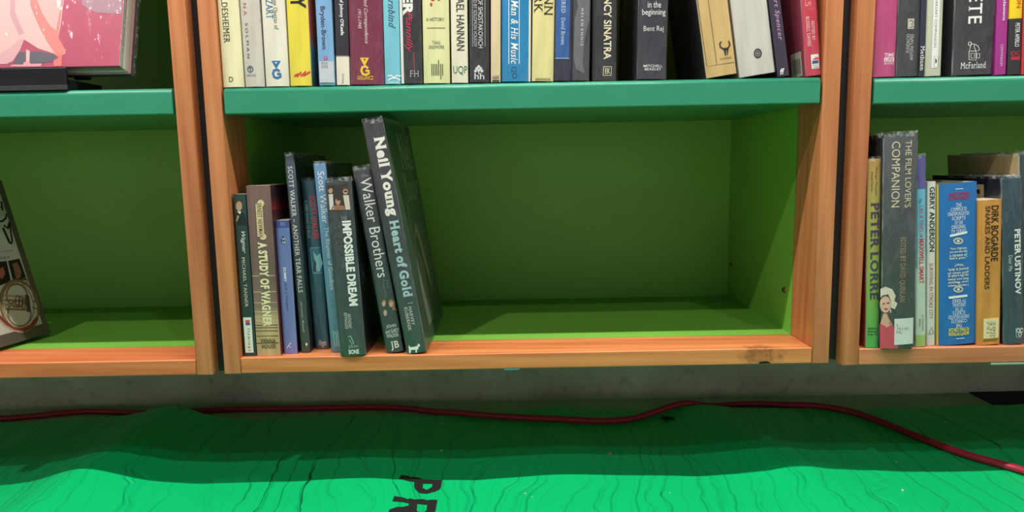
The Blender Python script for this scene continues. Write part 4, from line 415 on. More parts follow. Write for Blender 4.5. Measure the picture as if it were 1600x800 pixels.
  {'name': 'hardback_book', 'label': 'tallest lower-shelf book, dark hardback leaning left with heavy white and pale blue title', 'group': 'books on the lower shelf of the middle bookcase', 'kind': 'hard', 'o': [-0.1575, 0.002, 0.0681], 'w': 0.0259, 'h': 0.3075, 'd': 0.225, 'lean': 0.1488, 'marks': [('t', 's', 'Neil Young', 0.0067, 0.0243, 0.1829, 0.2851, 'down', 'F0EDE4', {'bold': 0.05, 'serif': 1}), ('t', 's', 'Heart of Gold', 0.0098, 0.0222, 0.0756, 0.1777, 'down', 'A8C8CC', {'bold': 0.045, 'serif': 1}), ('k', 's', [(0.0136, 0.0674), (0.0204, 0.0671)], 0.0006, 'C0CCC8', False), ('t', 's', 'HARVEY', 0.0135, 0.0176, 0.0375, 0.0628, 'down', 'D8DCD8', {'serif': 1}), ('t', 's', 'KUBERNIK', 0.0078, 0.0119, 0.0306, 0.0628, 'down', 'D8DCD8', {'serif': 1}), ('p', 's', [(0.004, 0.0097), (0.0038, 0.0018), (0.0054, 0.0015), (0.0061, 0.0049), (0.012, 0.0044), (0.0117, 0.0005), (0.0134, 0.0002), (0.0141, 0.004), (0.0164, 0.005), (0.0166, 0.008), (0.0191, 0.0076), (0.0188, 0.0107), (0.0169, 0.0119), (0.0155, 0.0091), (0.0085, 0.0085)], 'F0F0EC'), ('p', 's', [(0.0039, 0.0115), (0.0051, 0.0113), (0.0042, -0.0027), (0.0029, -0.0027)], 'F0F0EC'), ('p', 's', [(0.0042, -0.0006), (0.0135, -0.0014), (0.0135, -0.003), (0.0041, -0.0023)], 'F0F0EC'), ('t', 'r', 'Neil', 0.085, 0.2, 0.24, 0.292, 'flat', '8A9A82', {'serif': 1, 'bold': 0.02}), ('t', 'r', 'Young', 0.07, 0.205, 0.182, 0.236, 'flat', '8A9A82', {'serif': 1, 'bold': 0.02}), ('t', 'r', 'Heart of', 0.095, 0.205, 0.142, 0.17, 'flat', '66786A', {'serif': 1, 'bold': 0.02}), ('t', 'r', 'Gold', 0.12, 0.205, 0.108, 0.134, 'flat', '66786A', {'serif': 1, 'bold': 0.02}), ('p', 'r', [(0.05, 0.17), (0.06, 0.2), (0.075, 0.19), (0.08, 0.15), (0.1, 0.12), (0.12, 0.1), (0.11, 0.05), (0.12, 0.02), (0.06, 0.02), (0.05, 0.08), (0.06, 0.12)], '6A746A'), ('p', 'r', [(0.08, 0.14), (0.11, 0.15), (0.125, 0.11), (0.15, 0.06), (0.16, 0.08), (0.13, 0.14), (0.11, 0.165)], '9C9684')], 'sleeve': 1, 'right': '43544A', 'spine': [(-0.0024, '27493F'), (0.0968, '2E4A44'), (0.1648, '343F40'), (0.215, '3A3A42'), (0.305, '403E46')]},
  {'name': 'hardback_book', 'label': 'orange to green book with a red side, beside the left post', 'group': 'books on the lower shelf of the right bookcase', 'kind': 'hard', 'o': [0.4496, 0.002, 0.0652], 'w': 0.0167, 'h': 0.248, 'd': 0.14, 'lean': 0.0379, 'marks': [('t', 's', 'PETER LORRE', 0.004, 0.0153, 0.065, 0.1924, 'down', '4A3A58', {'bold': 0.035, 'serif': 1}), ('t', 's', 'Midnight Marquee', 0.0087, 0.012, 0.2014, 0.2374, 'down', '5A4830', {}), ('t', 's', 'Actors Series', 0.004, 0.007, 0.2058, 0.232, 'down', '5A4830', {}), ('t', 's', 'Midnight', 0.0023, 0.0143, 0.0243, 0.0278, 'flat', '243A24', {'bold': 0.02}), ('t', 's', 'Marquee', 0.0023, 0.0143, 0.0204, 0.0239, 'flat', '243A24', {'bold': 0.02}), ('t', 's', 'Press, Inc.', 0.0017, 0.015, 0.0165, 0.02, 'flat', '243A24', {'bold': 0.02})], 'sleeve': 1, 'left': 'A83A34', 'spine': [(-0.0012, '55B955'), (0.0549, '74BA52'), (0.1059, '9CB84E'), (0.1644, 'B4B050'), (0.2472, 'C99A50')]},
  {'name': 'hardback_book', 'label': 'tall wide grey book with a blonde woman in red on its spine', 'group': 'books on the lower shelf of the right bookcase', 'kind': 'hard', 'o': [0.4675, -0.005, 0.0652], 'w': 0.042, 'h': 0.2785, 'd': 0.17, 'lean': 0.0399, 'marks': [('t', 's', "THE FILM LOVER'S", 0.0261, 0.0345, 0.1847, 0.2695, 'down', 'E0D2B0', {}), ('t', 's', 'COMPANION', 0.0092, 0.0193, 0.1857, 0.2689, 'down', 'E0D2B0', {}), ('t', 's', 'EDITED BY DAVID QUINLAN', 0.0202, 0.0286, 0.0617, 0.1464, 'down', 'A89878', {'serif': 1}), ('p', 's', [(-0.0023, 0.0009), (-0.0028, 0.0328), (-0.0003, 0.036), (0.0106, 0.0362), (0.0173, 0.0229), (0.0201, -0.0)], 'D0485C'), ('p', 's', [(-0.0019, 0.0344), (0.0013, 0.0479), (0.0055, 0.0476), (0.008, 0.0406), (0.0122, 0.0335), (0.0056, 0.0288)], 'DCAA94'), ('p', 's', [(0.0104, 0.0592), (0.01, 0.0555), (0.0089, 0.0522), (0.0071, 0.0499), (0.0049, 0.0487), (0.0026, 0.0488), (0.0005, 0.0503), (-0.0013, 0.0529), (-0.0025, 0.0562), (-0.0029, 0.0601), (-0.0026, 0.0638), (-0.0014, 0.067), (0.0003, 0.0694), (0.0025, 0.0706), (0.0048, 0.0704), (0.0069, 0.069), (0.0087, 0.0664), (0.0099, 0.063)], 'E4B8A4'), ('p', 's', [(-0.0022, 0.0685), (-0.0023, 0.0803), (0.0035, 0.0833), (0.0118, 0.0794), (0.0161, 0.0707), (0.0145, 0.0641), (0.0186, 0.0604), (0.0154, 0.053), (0.0104, 0.055), (0.0103, 0.0643), (0.0069, 0.073), (0.0003, 0.0717)], 'E0D6C6'), ('p', 's', [(0.0004, 0.0611), (0.0029, 0.0618), (0.0029, 0.0601), (0.0004, 0.0598)], '4A3228'), ('p', 's', [(0.0053, 0.0621), (0.0083, 0.0623), (0.0083, 0.0606), (0.0054, 0.0604)], '4A3228'), ('p', 's', [(0.0017, 0.0538), (0.0046, 0.0547), (0.0075, 0.0539), (0.0046, 0.0514)], 'B83040'), ('p', 's', [(0.0108, 0.0507), (0.0106, 0.0488), (0.01, 0.048), (0.0094, 0.0489), (0.0092, 0.0508), (0.0094, 0.0527), (0.01, 0.0535), (0.0106, 0.0526)], 'D8D0C8'), ('t', 's', 'B', 0.0177, 0.0198, 0.0297, 0.0331, 'flat', 'B08088', {'on': 1}), ('t', 's', '791.43', 0.0177, 0.0328, 0.0246, 0.028, 'flat', '8A8A8A', {'on': 1}), ('t', 's', 'FIL', 0.0177, 0.0252, 0.0201, 0.0235, 'flat', '8A8A8A', {'on': 1})], 'sleeve': 1, 'left': '2E3236', 'spine': [(-0.0023, '2F4A42'), (0.0721, '3A4C48'), (0.1639, '4A5254'), (0.2773, '55585E')], 'tag': (0.0151, 0.0404, 0.0051, 0.0398, 'E4E8E8')},
  {'name': 'hardback_book', 'label': 'narrow book in purple, cyan and pale green bands, right of the tall grey book', 'group': 'books on the lower shelf of the right bookcase', 'kind': 'hard', 'o': [0.5163, 0.004, 0.0652], 'w': 0.0135, 'h': 0.2508, 'd': 0.14, 'lean': 0.06, 'marks': [('p', 's', [(0.0, 0.1049), (0.0024, 0.1049), (0.0024, 0.2508), (0.0, 0.2508)], '2A8A8C'), ('t', 's', 'MAXWELL SMART', 0.0046, 0.0108, 0.0848, 0.1439, 'down', 'D83A48', {'bold': 0.02}), ('t', 's', 'LIFE & TIMES', 0.0049, 0.0098, 0.1532, 0.1872, 'down', 'B84A70', {'serif': 1}), ('t', 's', 'The', 0.0041, 0.0081, 0.1898, 0.1964, 'down', '3A5A7A', {'shear': 0.4}), ('t', 's', 'OF', 0.0054, 0.0089, 0.1456, 0.1507, 'down', '3A3A50', {}), ('t', 's', "ST MARTIN'S", 0.0079, 0.0106, 0.0211, 0.0427, 'down', '6A7A5A', {}), ('t', 's', 'PRESS', 0.0041, 0.0065, 0.0275, 0.0378, 'down', '6A7A5A', {})], 'sleeve': 1, 'left': '1E7A80', 'spine': [(-0.0005, 'B8CC78'), (0.015, 'B8CC78'), (0.0152, 'DCE4D4'), (0.1044, 'CCE4DC'), (0.1674, '6CC0DE'), (0.2077, '6CC0DE'), (0.2079, '5B55A0')]},
  {'name': 'hardback_book', 'label': 'slim white book with black and red capitals, left of the blue book', 'group': 'books on the lower shelf of the right bookcase', 'kind': 'hard', 'o': [0.5342, 0.009, 0.0652], 'w': 0.0106, 'h': 0.2176, 'd': 0.14, 'lean': 0.0549, 'marks': [('t', 's', 'GERRY ANDERSON', 0.0023, 0.0091, 0.1263, 0.2107, 'down', '26343A', {'bold': 0.02}), ('t', 's', 'SURVIVING IN STROKE CITY', 0.0025, 0.0074, 0.0364, 0.1111, 'down', 'C0606A', {}), ('k', 's', [(0.0028, 0.0183), (0.0055, 0.0251), (0.0083, 0.0179)], 0.0009, '6A6A6A', False), ('t', 's', 'ARROW', 0.0013, 0.0091, 0.0151, 0.0173, 'flat', '6A6A6A', {})], 'sleeve': 0, 'spine': [(0, 'E2E2DC')]},
  {'name': 'hardback_book', 'label': 'thick bright blue book with centred white and yellow text, some upside down', 'group': 'books on the lower shelf of the right bookcase', 'kind': 'hard', 'o': [0.547, 0.007, 0.0652], 'w': 0.0516, 'h': 0.2142, 'd': 0.15, 'lean': 0.0595, 'marks': [('p', 's', [(0.0, 0.0004), (0.0018, 0.0004), (0.0018, 0.2143), (0.0, 0.2143)], 'D8B63A'), ('t', 's', 'MONTY PYTHON', 0.0145, 0.0403, 0.1973, 0.2019, 'flat', 'B02A3C', {'bold': 0.04}), ('t', 's', 'FLYING CIRCUS', 0.0145, 0.0403, 0.1924, 0.1969, 'flat', 'B02A3C', {'bold': 0.04}), ('p', 's', [(0.0222, 0.2059), (0.0325, 0.2059), (0.0325, 0.2068), (0.0222, 0.2068)], 'E0E8F0'), ('t', 's', 'THE', 0.0232, 0.0305, 0.1832, 0.1879, 'flat', 'EEF2F6', {'serif': 1}), ('t', 's', 'COMPLETE', 0.0165, 0.0372, 0.1778, 0.1825, 'flat', 'EEF2F6', {'serif': 1}), ('t', 's', 'UNEXPURGATED', 0.0129, 0.0408, 0.172, 0.1767, 'flat', 'EEF2F6', {'serif': 1}), ('t', 's', 'SCRIPTS', 0.0181, 0.0356, 0.1662, 0.1708, 'flat', 'EEF2F6', {'serif': 1}), ('t', 's', 'OF THE', 0.0217, 0.032, 0.1603, 0.165, 'flat', 'EEF2F6', {'serif': 1}), ('t', 's', 'ORIGINAL', 0.0176, 0.0361, 0.1549, 0.1596, 'flat', 'EEF2F6', {'serif': 1}), ('t', 's', 'TV SERIES', 0.017, 0.0367, 0.149, 0.1537, 'flat', 'EEF2F6', {'serif': 1}), ('p', 's', [(0.0155, 0.1475), (0.0379, 0.1508), (0.0383, 0.1478), (0.0159, 0.1445)], 'EEF0F0'), ('k', 's', [(0.0318, 0.1382), (0.0314, 0.137), (0.0302, 0.136), (0.0284, 0.1354), (0.0263, 0.1353), (0.0242, 0.1357), (0.0224, 0.1366), (0.0213, 0.1378), (0.0208, 0.1391), (0.0212, 0.1403), (0.0224, 0.1413), (0.0242, 0.1419), (0.0263, 0.142), (0.0284, 0.1416), (0.0302, 0.1407), (0.0314, 0.1395)], 0.0022, 'C8C4B0', True), ('p', 's', [(0.0283, 0.1385), (0.0279, 0.1375), (0.0269, 0.137), (0.0257, 0.1371), (0.0247, 0.1378), (0.0243, 0.1388), (0.0247, 0.1398), (0.0257, 0.1403), (0.0269, 0.1402), (0.0279, 0.1395)], 'D8E4EC'), ('t', 's', '"Your Highness,', 0.0155, 0.0382, 0.1267, 0.1306, 'flat', 'F0ECD0', {'bold': 0.01}), ('t', 's', 'you are also like', 0.0155, 0.0382, 0.1225, 0.1264, 'flat', 'F0ECD0', {'bold': 0.01}), ('t', 's', 'a stream of', 0.0155, 0.0382, 0.1183, 0.1222, 'flat', 'F0ECD0', {'bold': 0.01}), ('t', 's', 'bat\'s piss."', 0.0155, 0.0382, 0.114, 0.1179, 'flat', 'F0ECD0', {'bold': 0.01}), ('t', 's', '"What?"', 0.0217, 0.0341, 0.1051, 0.1085, 'flip', 'F0ECD0', {'bold': 0.01}), ('t', 's', 'around is dark.', 0.0134, 0.0403, 0.0989, 0.1027, 'flip', 'F0ECD0', {'bold': 0.01}), ('t', 's', 'gold when all', 0.0134, 0.0403, 0.0948, 0.0985, 'flip', 'F0ECD0', {'bold': 0.01}), ('t', 's', 'out like a shaft of', 0.0134, 0.0403, 0.0906, 0.0943, 'flip', 'F0ECD0', {'bold': 0.01}), ('t', 's', 'that you shine', 0.0134, 0.0403, 0.0864, 0.0902, 'flip', 'F0ECD0', {'bold': 0.01}), ('t', 's', 'your Majesty', 0.0134, 0.0403, 0.0822, 0.086, 'flip', 'F0ECD0', {'bold': 0.01}), ('t', 's', 'I merely meant', 0.0134, 0.0403, 0.078, 0.0818, 'flip', 'F0ECD0', {'bold': 0.01}), ('k', 's', [(0.0322, 0.0741), (0.0318, 0.0728), (0.0306, 0.0718), (0.0288, 0.0712), (0.0267, 0.0711), (0.0246, 0.0715), (0.0228, 0.0724), (0.0216, 0.0736), (0.0211, 0.075), (0.0216, 0.0763), (0.0228, 0.0773), (0.0245, 0.0779), (0.0267, 0.078), (0.0288, 0.0775), (0.0306, 0.0767), (0.0318, 0.0755)], 0.0022, 'C8C4B0', True), ('p', 's', [(0.0287, 0.0744), (0.0283, 0.0734), (0.0273, 0.0729), (0.0261, 0.073), (0.0251, 0.0737), (0.0247, 0.0747), (0.025, 0.0757), (0.0261, 0.0762), (0.0273, 0.0761), (0.0283, 0.0754)], 'D8E4EC'), ('p', 's', [(0.0141, 0.0657), (0.0385, 0.0668), (0.0389, 0.0637), (0.0146, 0.0626)], 'EEF0F0'), ('t', 's', 'TV SERIES', 0.0191, 0.0367, 0.0568, 0.0616, 'flip', 'EEF2F6', {'serif': 1}), ('t', 's', 'ORIGINAL', 0.0191, 0.0367, 0.0512, 0.056, 'flip', 'EEF2F6', {'serif': 1}), ('t', 's', 'OF THE', 0.0227, 0.033, 0.0451, 0.05, 'flip', 'EEF2F6', {'serif': 1}), ('t', 's', 'SCRIPTS', 0.0196, 0.0361, 0.0408, 0.0456, 'flip', 'EEF2F6', {'serif': 1}), ('t', 's', 'UNEXPURGATED', 0.0139, 0.0418, 0.0352, 0.04, 'flip', 'EEF2F6', {'serif': 1}), ('t', 's', 'COMPLETE', 0.0176, 0.0382, 0.0295, 0.0344, 'flip', 'EEF2F6', {'serif': 1}), ('t', 's', 'THE', 0.0238, 0.032, 0.0235, 0.0283, 'flip', 'EEF2F6', {'serif': 1}), ('t', 's', 'FLYING CIRCUS', 0.0145, 0.0413, 0.0179, 0.0227, 'flip', 'E8D23A', {'bold': 0.04}), ('t', 's', 'MONTY PYTHON', 0.0145, 0.0413, 0.0122, 0.0175, 'flip', 'E8D23A', {'bold': 0.04}), ('p', 's', [(0.0238, 0.0076), (0.0351, 0.0076), (0.0351, 0.0086), (0.0238, 0.0086)], 'E0E8F0')], 'sleeve': 0, 'left': 'C8B040', 'wear': 0, 'spine': [(0, '1F74C0')]},
  {'name': 'paperback_book', 'label': 'orange paperback with two lines of dark capitals and a cream label at its foot', 'group': 'books on the lower shelf of the right bookcase', 'kind': 'paper', 'o': [0.5991, 0.006, 0.0652], 'w': 0.0298, 'h': 0.1924, 'd': 0.12, 'lean': 0.059, 'marks': [('t', 's', 'DIRK BOGARDE', 0.0161, 0.0257, 0.1115, 0.1845, 'down', '241A14', {'bold': 0.02}), ('t', 's', 'SNAKES AND LADDERS', 0.0084, 0.0149, 0.0749, 0.1845, 'down', '54301A', {'bold': 0.02}), ('t', 's', 'GRANADA', 0.0072, 0.0257, 0.0044, 0.007, 'flat', '4A3018', {'bold': 0.01}), ('t', 's', '791.', 0.0113, 0.0149, 0.0108, 0.0325, 'down', '9A8A70', {'on': 1}), ('t', 's', '430', 0.0155, 0.0191, 0.0105, 0.0322, 'down', '9A8A70', {'on': 1}), ('t', 's', '280', 0.0197, 0.0233, 0.0101, 0.0318, 'down', '9A8A70', {'on': 1})], 'sleeve': 0, 'wear': 1, 'spine': [(0, 'DA9846')], 'tag': (0.0078, 0.0275, 0.0087, 0.0352, 'F0E0B0')},
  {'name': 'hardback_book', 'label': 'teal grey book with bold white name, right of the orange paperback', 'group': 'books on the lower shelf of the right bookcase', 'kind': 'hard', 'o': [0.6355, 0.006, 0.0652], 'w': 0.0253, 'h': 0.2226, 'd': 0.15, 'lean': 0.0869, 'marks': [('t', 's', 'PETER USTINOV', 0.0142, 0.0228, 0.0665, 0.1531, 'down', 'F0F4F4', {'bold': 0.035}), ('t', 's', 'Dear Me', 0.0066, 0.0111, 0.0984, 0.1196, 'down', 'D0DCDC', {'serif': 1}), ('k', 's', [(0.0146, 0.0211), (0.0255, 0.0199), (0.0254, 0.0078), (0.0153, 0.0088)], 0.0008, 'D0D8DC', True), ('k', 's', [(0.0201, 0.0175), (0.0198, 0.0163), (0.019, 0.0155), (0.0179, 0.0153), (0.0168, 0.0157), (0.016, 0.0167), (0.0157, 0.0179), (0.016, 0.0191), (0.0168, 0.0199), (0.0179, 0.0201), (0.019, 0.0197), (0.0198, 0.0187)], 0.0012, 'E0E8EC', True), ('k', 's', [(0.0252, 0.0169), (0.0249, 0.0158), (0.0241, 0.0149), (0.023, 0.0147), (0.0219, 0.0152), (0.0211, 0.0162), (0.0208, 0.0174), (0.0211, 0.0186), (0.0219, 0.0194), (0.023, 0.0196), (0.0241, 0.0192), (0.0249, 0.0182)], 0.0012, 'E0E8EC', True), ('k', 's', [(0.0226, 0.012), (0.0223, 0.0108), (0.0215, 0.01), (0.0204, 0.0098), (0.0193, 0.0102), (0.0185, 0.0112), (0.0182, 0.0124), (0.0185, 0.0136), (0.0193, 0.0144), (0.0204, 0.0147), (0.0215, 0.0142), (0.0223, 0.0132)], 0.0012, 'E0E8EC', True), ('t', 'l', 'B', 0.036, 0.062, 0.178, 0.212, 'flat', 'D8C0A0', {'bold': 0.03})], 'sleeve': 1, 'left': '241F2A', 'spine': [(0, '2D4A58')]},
  {'name': 'hardback_book', 'label': 'dark teal book with a bare cream side showing, at the right edge of the photo', 'group': 'books on the lower shelf of the right bookcase', 'kind': 'hard', 'o': [0.6659, 0.01, 0.0652], 'w': 0.0211, 'h': 0.2523, 'd': 0.15, 'lean': 0.1066, 'marks': [], 'sleeve': 1, 'left': 'C4AC80', 'spine': [(0, '33454E')]},
]

# ---------------------------------------------------------------- setting
FLOOR_Z = -0.131
def concrete():
    s = N('concrete')
    n1 = s.n('TexNoise', Scale=7.0, Detail=6.0, Roughness=0.6); s.l(s.coords((1, 1, 1)), n1.inputs[0])
    n2 = s.n('TexNoise', Scale=45.0, Detail=4.0); s.l(s.coords((1, 1, 1)), n2.inputs[0])
    c1 = s.ramp(n1.outputs[0], [(0.3, lin('B0A49A')), (0.7, lin('D8CCC2'))])
    m = s.n('Mix', data_type='RGBA', blend_type='MULTIPLY'); m.inputs['Factor'].default_value = 0.7
    s.l(c1, m.inputs['A']); s.l(s.ramp(n2.outputs[0], [(0.28, (0.62, 0.62, 0.6, 1)), (0.45, (1, 1, 1, 1))]), m.inputs['B'])
    s.l(m.outputs['Result'], s.b.inputs['Base Color']); s.b.inputs['Roughness'].default_value = 0.85
    s.l(s.bump(n2.outputs[0], 0.2, 0.002), s.b.inputs['Normal'])
    return s.m
def carpet(name, a, b):
    s = N(name)
    n1 = s.n('TexNoise', Scale=420.0, Detail=3.0); s.l(s.coords((1, 1, 1)), n1.inputs[0])
    n2 = s.n('TexNoise', Scale=14.0, Detail=4.0); s.l(s.coords((1, 1, 1)), n2.inputs[0])
    ad = s.n('Math', operation='MULTIPLY_ADD'); s.l(n1.outputs[0], ad.inputs[0]); ad.inputs[1].default_value = 0.7
    h = s.n('Math', operation='MULTIPLY'); s.l(n2.outputs[0], h.inputs[0]); h.inputs[1].default_value = 0.3; s.l(h.outputs[0], ad.inputs[2])
    s.l(s.ramp(ad.outputs[0], [(0.35, lin(a)), (0.65, lin(b))]), s.b.inputs['Base Color'])
    s.b.inputs['Roughness'].default_value = 0.95
    s.l(s.bump(n1.outputs[0], 0.7, 0.003), s.b.inputs['Normal'])
    return s.m
tag(box('floor', (-2.6, -3.2, FLOOR_Z - 0.05), (2.6, 0.44, FLOOR_Z), carpet('grey_carpet', '968E86', 'DCD4CA')), kind='structure')
tag(box('wall_back', (-2.6, 0.38, FLOOR_Z), (2.6, 0.44, 2.3), concrete()), kind='structure')

# ---------------------------------------------------------------- bookcases
GREEN = painted('green_paint', '7CBA46', 0.45)
TEAL = painted('teal_shelf_paint', '319070', 0.28)
DARKSIDE = painted('dark_laminate', '23262A', 0.5)
BRASS = plain('B08A48', 0.28, 1.0)
W_POST = [wood('post_wood', 2, 'AC6238', 'D48A58', k * 3.1) for k in range(6)]
W_RAIL = [wood('rail_wood', 0, 'C86438', 'EA8C58', 2.0), wood('rail_wood', 0, 'C4683A', 'EE985C', 7.5, (0.712, 0.004, 0.014)), wood('rail_wood', 0, 'C4704A', 'E8986A', 11.0)]
KNOT = plain('4A2314', 0.5)
PW = 0.0218; PD = 0.0738; DEPTH = 0.3667
TOPZ = 0.775
def bookcase(xl, zb, zt, zs0, zs1, label, k):
    """xl: left outer side; zb/zt: underside and top of the base; zs0/zs1: shelf lip"""
    Wd = 0.80
    root = empty('bookcase', (xl, 0, zb)); tag(root, label, 'bookcase', 'bookcases along the wall')
    H = TOPZ - zb
    for j, x in enumerate((0.0, Wd - PW)):
        box('post', (x, 0, 0), (x + PW, PD, H), W_POST[(2 * k + j) % 6], root, 0.0009)
        bm = bmesh.new()
        inner = x if j else x + PW
        a, b = ((inner, inner + 0.012) if j else (inner - 0.012, inner))
        add_box(bm, (a, PD, 0.004), (b, DEPTH + 0.012, H))
        for f in bm.faces:
            n = f.calc_center_median().x
            f.material_index = 0 if abs(n - inner) < 1e-4 else 1
        panel = link('side_panel', bm, [GREEN, DARKSIDE], root)
    iw0, iw1 = PW, Wd - PW
    t = zt - zb
    # base rail: a wooden board along the front
    bm = bmesh.new(); add_box(bm, (iw0 + 0.0004, 0.0003, 0.0002), (iw1 - 0.0004, PD, t), 0, 0.0015, 3)
    sl = Slots([W_RAIL[k]])
    if k == 1:  # the small hole in the knot
        put_marks(bm, [('p', 's', [(0.715 + (0.008 + 0.001 * math.sin(i * 2.3)) * math.cos(i * math.pi / 8), 0.0013 + 0.0034 * math.sin(i * math.pi / 8)) for i in range(9)], '1E0E08')], sl, lambda a, b, l: (a, 0.0003 - l * 0.5, b))
    link('base_rail', bm, sl.m, root)
    box('base_panel', (iw0, PD, 0.003), (iw1, DEPTH, t), GREEN, root)
    box('back_panel', (iw0, DEPTH, 0.003), (iw1, DEPTH + 0.012, H), GREEN, root)
    box('top_panel', (iw0, 0.0, H - 0.022), (iw1, DEPTH, H), W_RAIL[k], root, 0.001)
    # steel shelf with a rolled front edge
    g = 0.0035
    bm = bmesh.new(); a = zs0 - zb; b = zs1 - zb
    prof = [(0.0, a + 0.0012), (0.0012, a), (0.012, a), (0.012, a + 0.002), (DEPTH - 0.002, a + 0.002), (DEPTH - 0.002, b)]
    r = 0.0068
    prof += [(r - r * math.sin(q), b - r + r * math.cos(q)) for q in [i * math.pi / 2 / 6 for i in range(7)]]
    A = [bm.verts.new((iw0 + g, y, z)) for y, z in prof]; B = [bm.verts.new((iw1 - g, y, z)) for y, z in prof]
    n = len(prof)
    for i in range(n):
        f = bm.faces.new((A[i], A[(i + 1) % n], B[(i + 1) % n], B[i])); f.smooth = i >= 5 and i < n - 1
    bm.faces.new(A[::-1]); bm.faces.new(B)
    bmesh.ops.recalc_face_normals(bm, faces=bm.faces[:])
    link('shelf', bm, [TEAL], root)
    if k < 2:
        g0 = 0.800; g1 = 0.815 if k == 0 else 0.8174
        box('filler_strip', (g0 + 0.0002, 0.018, 0.0004), (g1 - 0.0002, 0.034, H), DARKSIDE, root)
    if k == 1:
        for y, z in ((0.100, 0.127), (0.345, 0.129)):
            bm = bmesh.new()
            tube(bm, [(iw1 + 0.001, y, z - zb), (iw1 - 0.0018, y, z - zb)], 0.0042, 16)
            tube(bm, [(iw1 - 0.0018, y, z - zb), (iw1 - 0.0030, y, z - zb)], 0.0030, 16)
            tube(bm, [(iw1 - 0.0030, y, z - zb), (iw1 - 0.0031, y, z - zb)], 0.0016, 12, 1)
            link('shelf_pin', bm, [BRASS, plain('15120C', 0.5)], panel)
    return root
bookcase(-1.215, 0.0454, 0.0664, 0.3853, 0.4176, 'left bookcase, green inside, holding a pink record and a tilted picture book', 0)
bookcase(-0.400, 0.0461, 0.0678, 0.3840, 0.4166, 'middle bookcase, green inside, seen whole, its lower bay half empty', 1)
bookcase(0.4174, 0.0427, 0.0649, 0.3819, 0.4140, 'right bookcase, green inside, cut by the photo edge, its lower bay full', 2)

# ---------------------------------------------------------------- floor mat
def mat_h(x, y):
    def g(c, s): return math.exp(-((x - c) / s) ** 2)
    fade = 1.0 - 0.25 * max(0, min(1, (-0.1 - y) / 0.4))
    h = 0.021 * g(-0.622, 0.060) + 0.006 * g(-0.60, 0.14) + 0.010 * g(0.378 - (y - 0.05) * 0.25, 0.06) + 0.004 * g(0.05, 0.05) + 0.003 * g(-0.22, 0.06)
    h += 0.0035 * (0.5 + 0.5 * math.sin(x * 17 + math.sin(y * 5) * 1.2))
    edge = 1.0
    c = abs(math.sin(x * 23 + 3.0 * noise.noise((x * 3.0, y * 2.2, 4.0)))) ** 6
    return -0.1275 + h * fade + 0.0006 - 0.0012 * c + 0.0009 * noise.noise((x * 11, y * 4, 1.0))
def mat_edge(x): return 0.300 + 0.008 * math.sin(x * 6.0 + 1.0) + 0.006 * math.sin(x * 15.0)
def green_vinyl():
    s = N('green_vinyl')
    n1 = s.n('TexNoise', Scale=5.0, Detail=3.0); s.l(s.coords((1, 1, 1)), n1.inputs[0])
    s.l(s.ramp(n1.outputs[0], [(0.3, (0.0, 0.46, 0.135, 1)), (0.7, (0.0, 0.50, 0.155, 1))]), s.b.inputs['Base Color'])
    s.b.inputs['Roughness'].default_value = 0.42; s.b.inputs['Specular IOR Level'].default_value = 0.4
    w = s.n('TexWave', wave_type='BANDS', bands_direction='X'); w.inputs['Scale'].default_value = 1.0; w.inputs['Distortion'].default_value = 1.0
    s.l(s.coords((95, 95, 95), rot=(0, 0, 0.9)), w.inputs[0])
    nb_ = s.bump(w.outputs[1], 0.10, 0.0008)
    msk = s.n('TexNoise', Scale=1.0, Detail=1.0); s.l(s.coords((7, 4, 1)), msk.inputs[0])
    mk = s.ramp(msk.outputs[0], [(0.35, (0.35, 0.35, 0.35, 1)), (0.6, (1, 1, 1, 1))])
    wob = s.n('TexNoise', Scale=1.0, Detail=2.0); s.l(s.coords((9, 13, 1)), wob.inputs[0])
    for fx, amt, st_ in ((6.5, 0.060, 0.8), (12.5, 0.045, 0.75), (21.0, 0.03, 0.35)):  # wandering creases that run away from the viewer
        tc = s.n('TexCoord'); sp = s.n('SeparateXYZ'); s.l(tc.outputs['Object'], sp.inputs[0])
        ma = s.n('Math', operation='MULTIPLY_ADD'); s.l(wob.outputs[0], ma.inputs[0]); ma.inputs[1].default_value = amt; s.l(sp.outputs['X'], ma.inputs[2])
        big = s.n('TexNoise', Scale=1.0, Detail=1.0); s.l(s.coords((4.0, 2.0, 1)), big.inputs[0])
        mb = s.n('Math', operation='MULTIPLY_ADD'); s.l(big.outputs[0], mb.inputs[0]); mb.inputs[1].default_value = 0.22; s.l(ma.outputs[0], mb.inputs[2])
        mc = s.n('Math', operation='MULTIPLY'); s.l(mb.outputs[0], mc.inputs[0]); mc.inputs[1].default_value = fx * 6.28
        sn = s.n('Math', operation='SINE'); s.l(mc.outputs[0], sn.inputs[0])
        ab = s.n('Math', operation='ABSOLUTE'); s.l(sn.outputs[0], ab.inputs[0])
        gr = s.ramp(ab.outputs[0], [(0.0, (1, 1, 1, 1)), (0.16, (0.12, 0.12, 0.12, 1)), (0.5, (0, 0, 0, 1))])
        mm = s.n('Math', operation='MULTIPLY'); s.l(gr, mm.inputs[0]); s.l(mk, mm.inputs[1])
        iv = s.n('Math', operation='SUBTRACT'); iv.inputs[0].default_value = 1.0; s.l(mm.outputs[0], iv.inputs[1])
        nb_ = s.bump(iv.outputs[0], st_, 0.003, nb_)
    s.l(nb_, s.b.inputs['Normal'])
    return s.m
bm = bmesh.new()
NX, NY = 620, 190
X0, X1, Y0 = -1.35, 1.25, -0.62
rows = []
for j in range(NY + 1):
    t = j / NY; t = 1 - (1 - t) ** 1.35
    rows.append([])
    for i in range(NX + 1):
        x = X0 + (X1 - X0) * i / NX; y = Y0 + (mat_edge(x) - Y0) * t
        rows[-1].append(bm.verts.new((x, y, mat_h(x, y))))
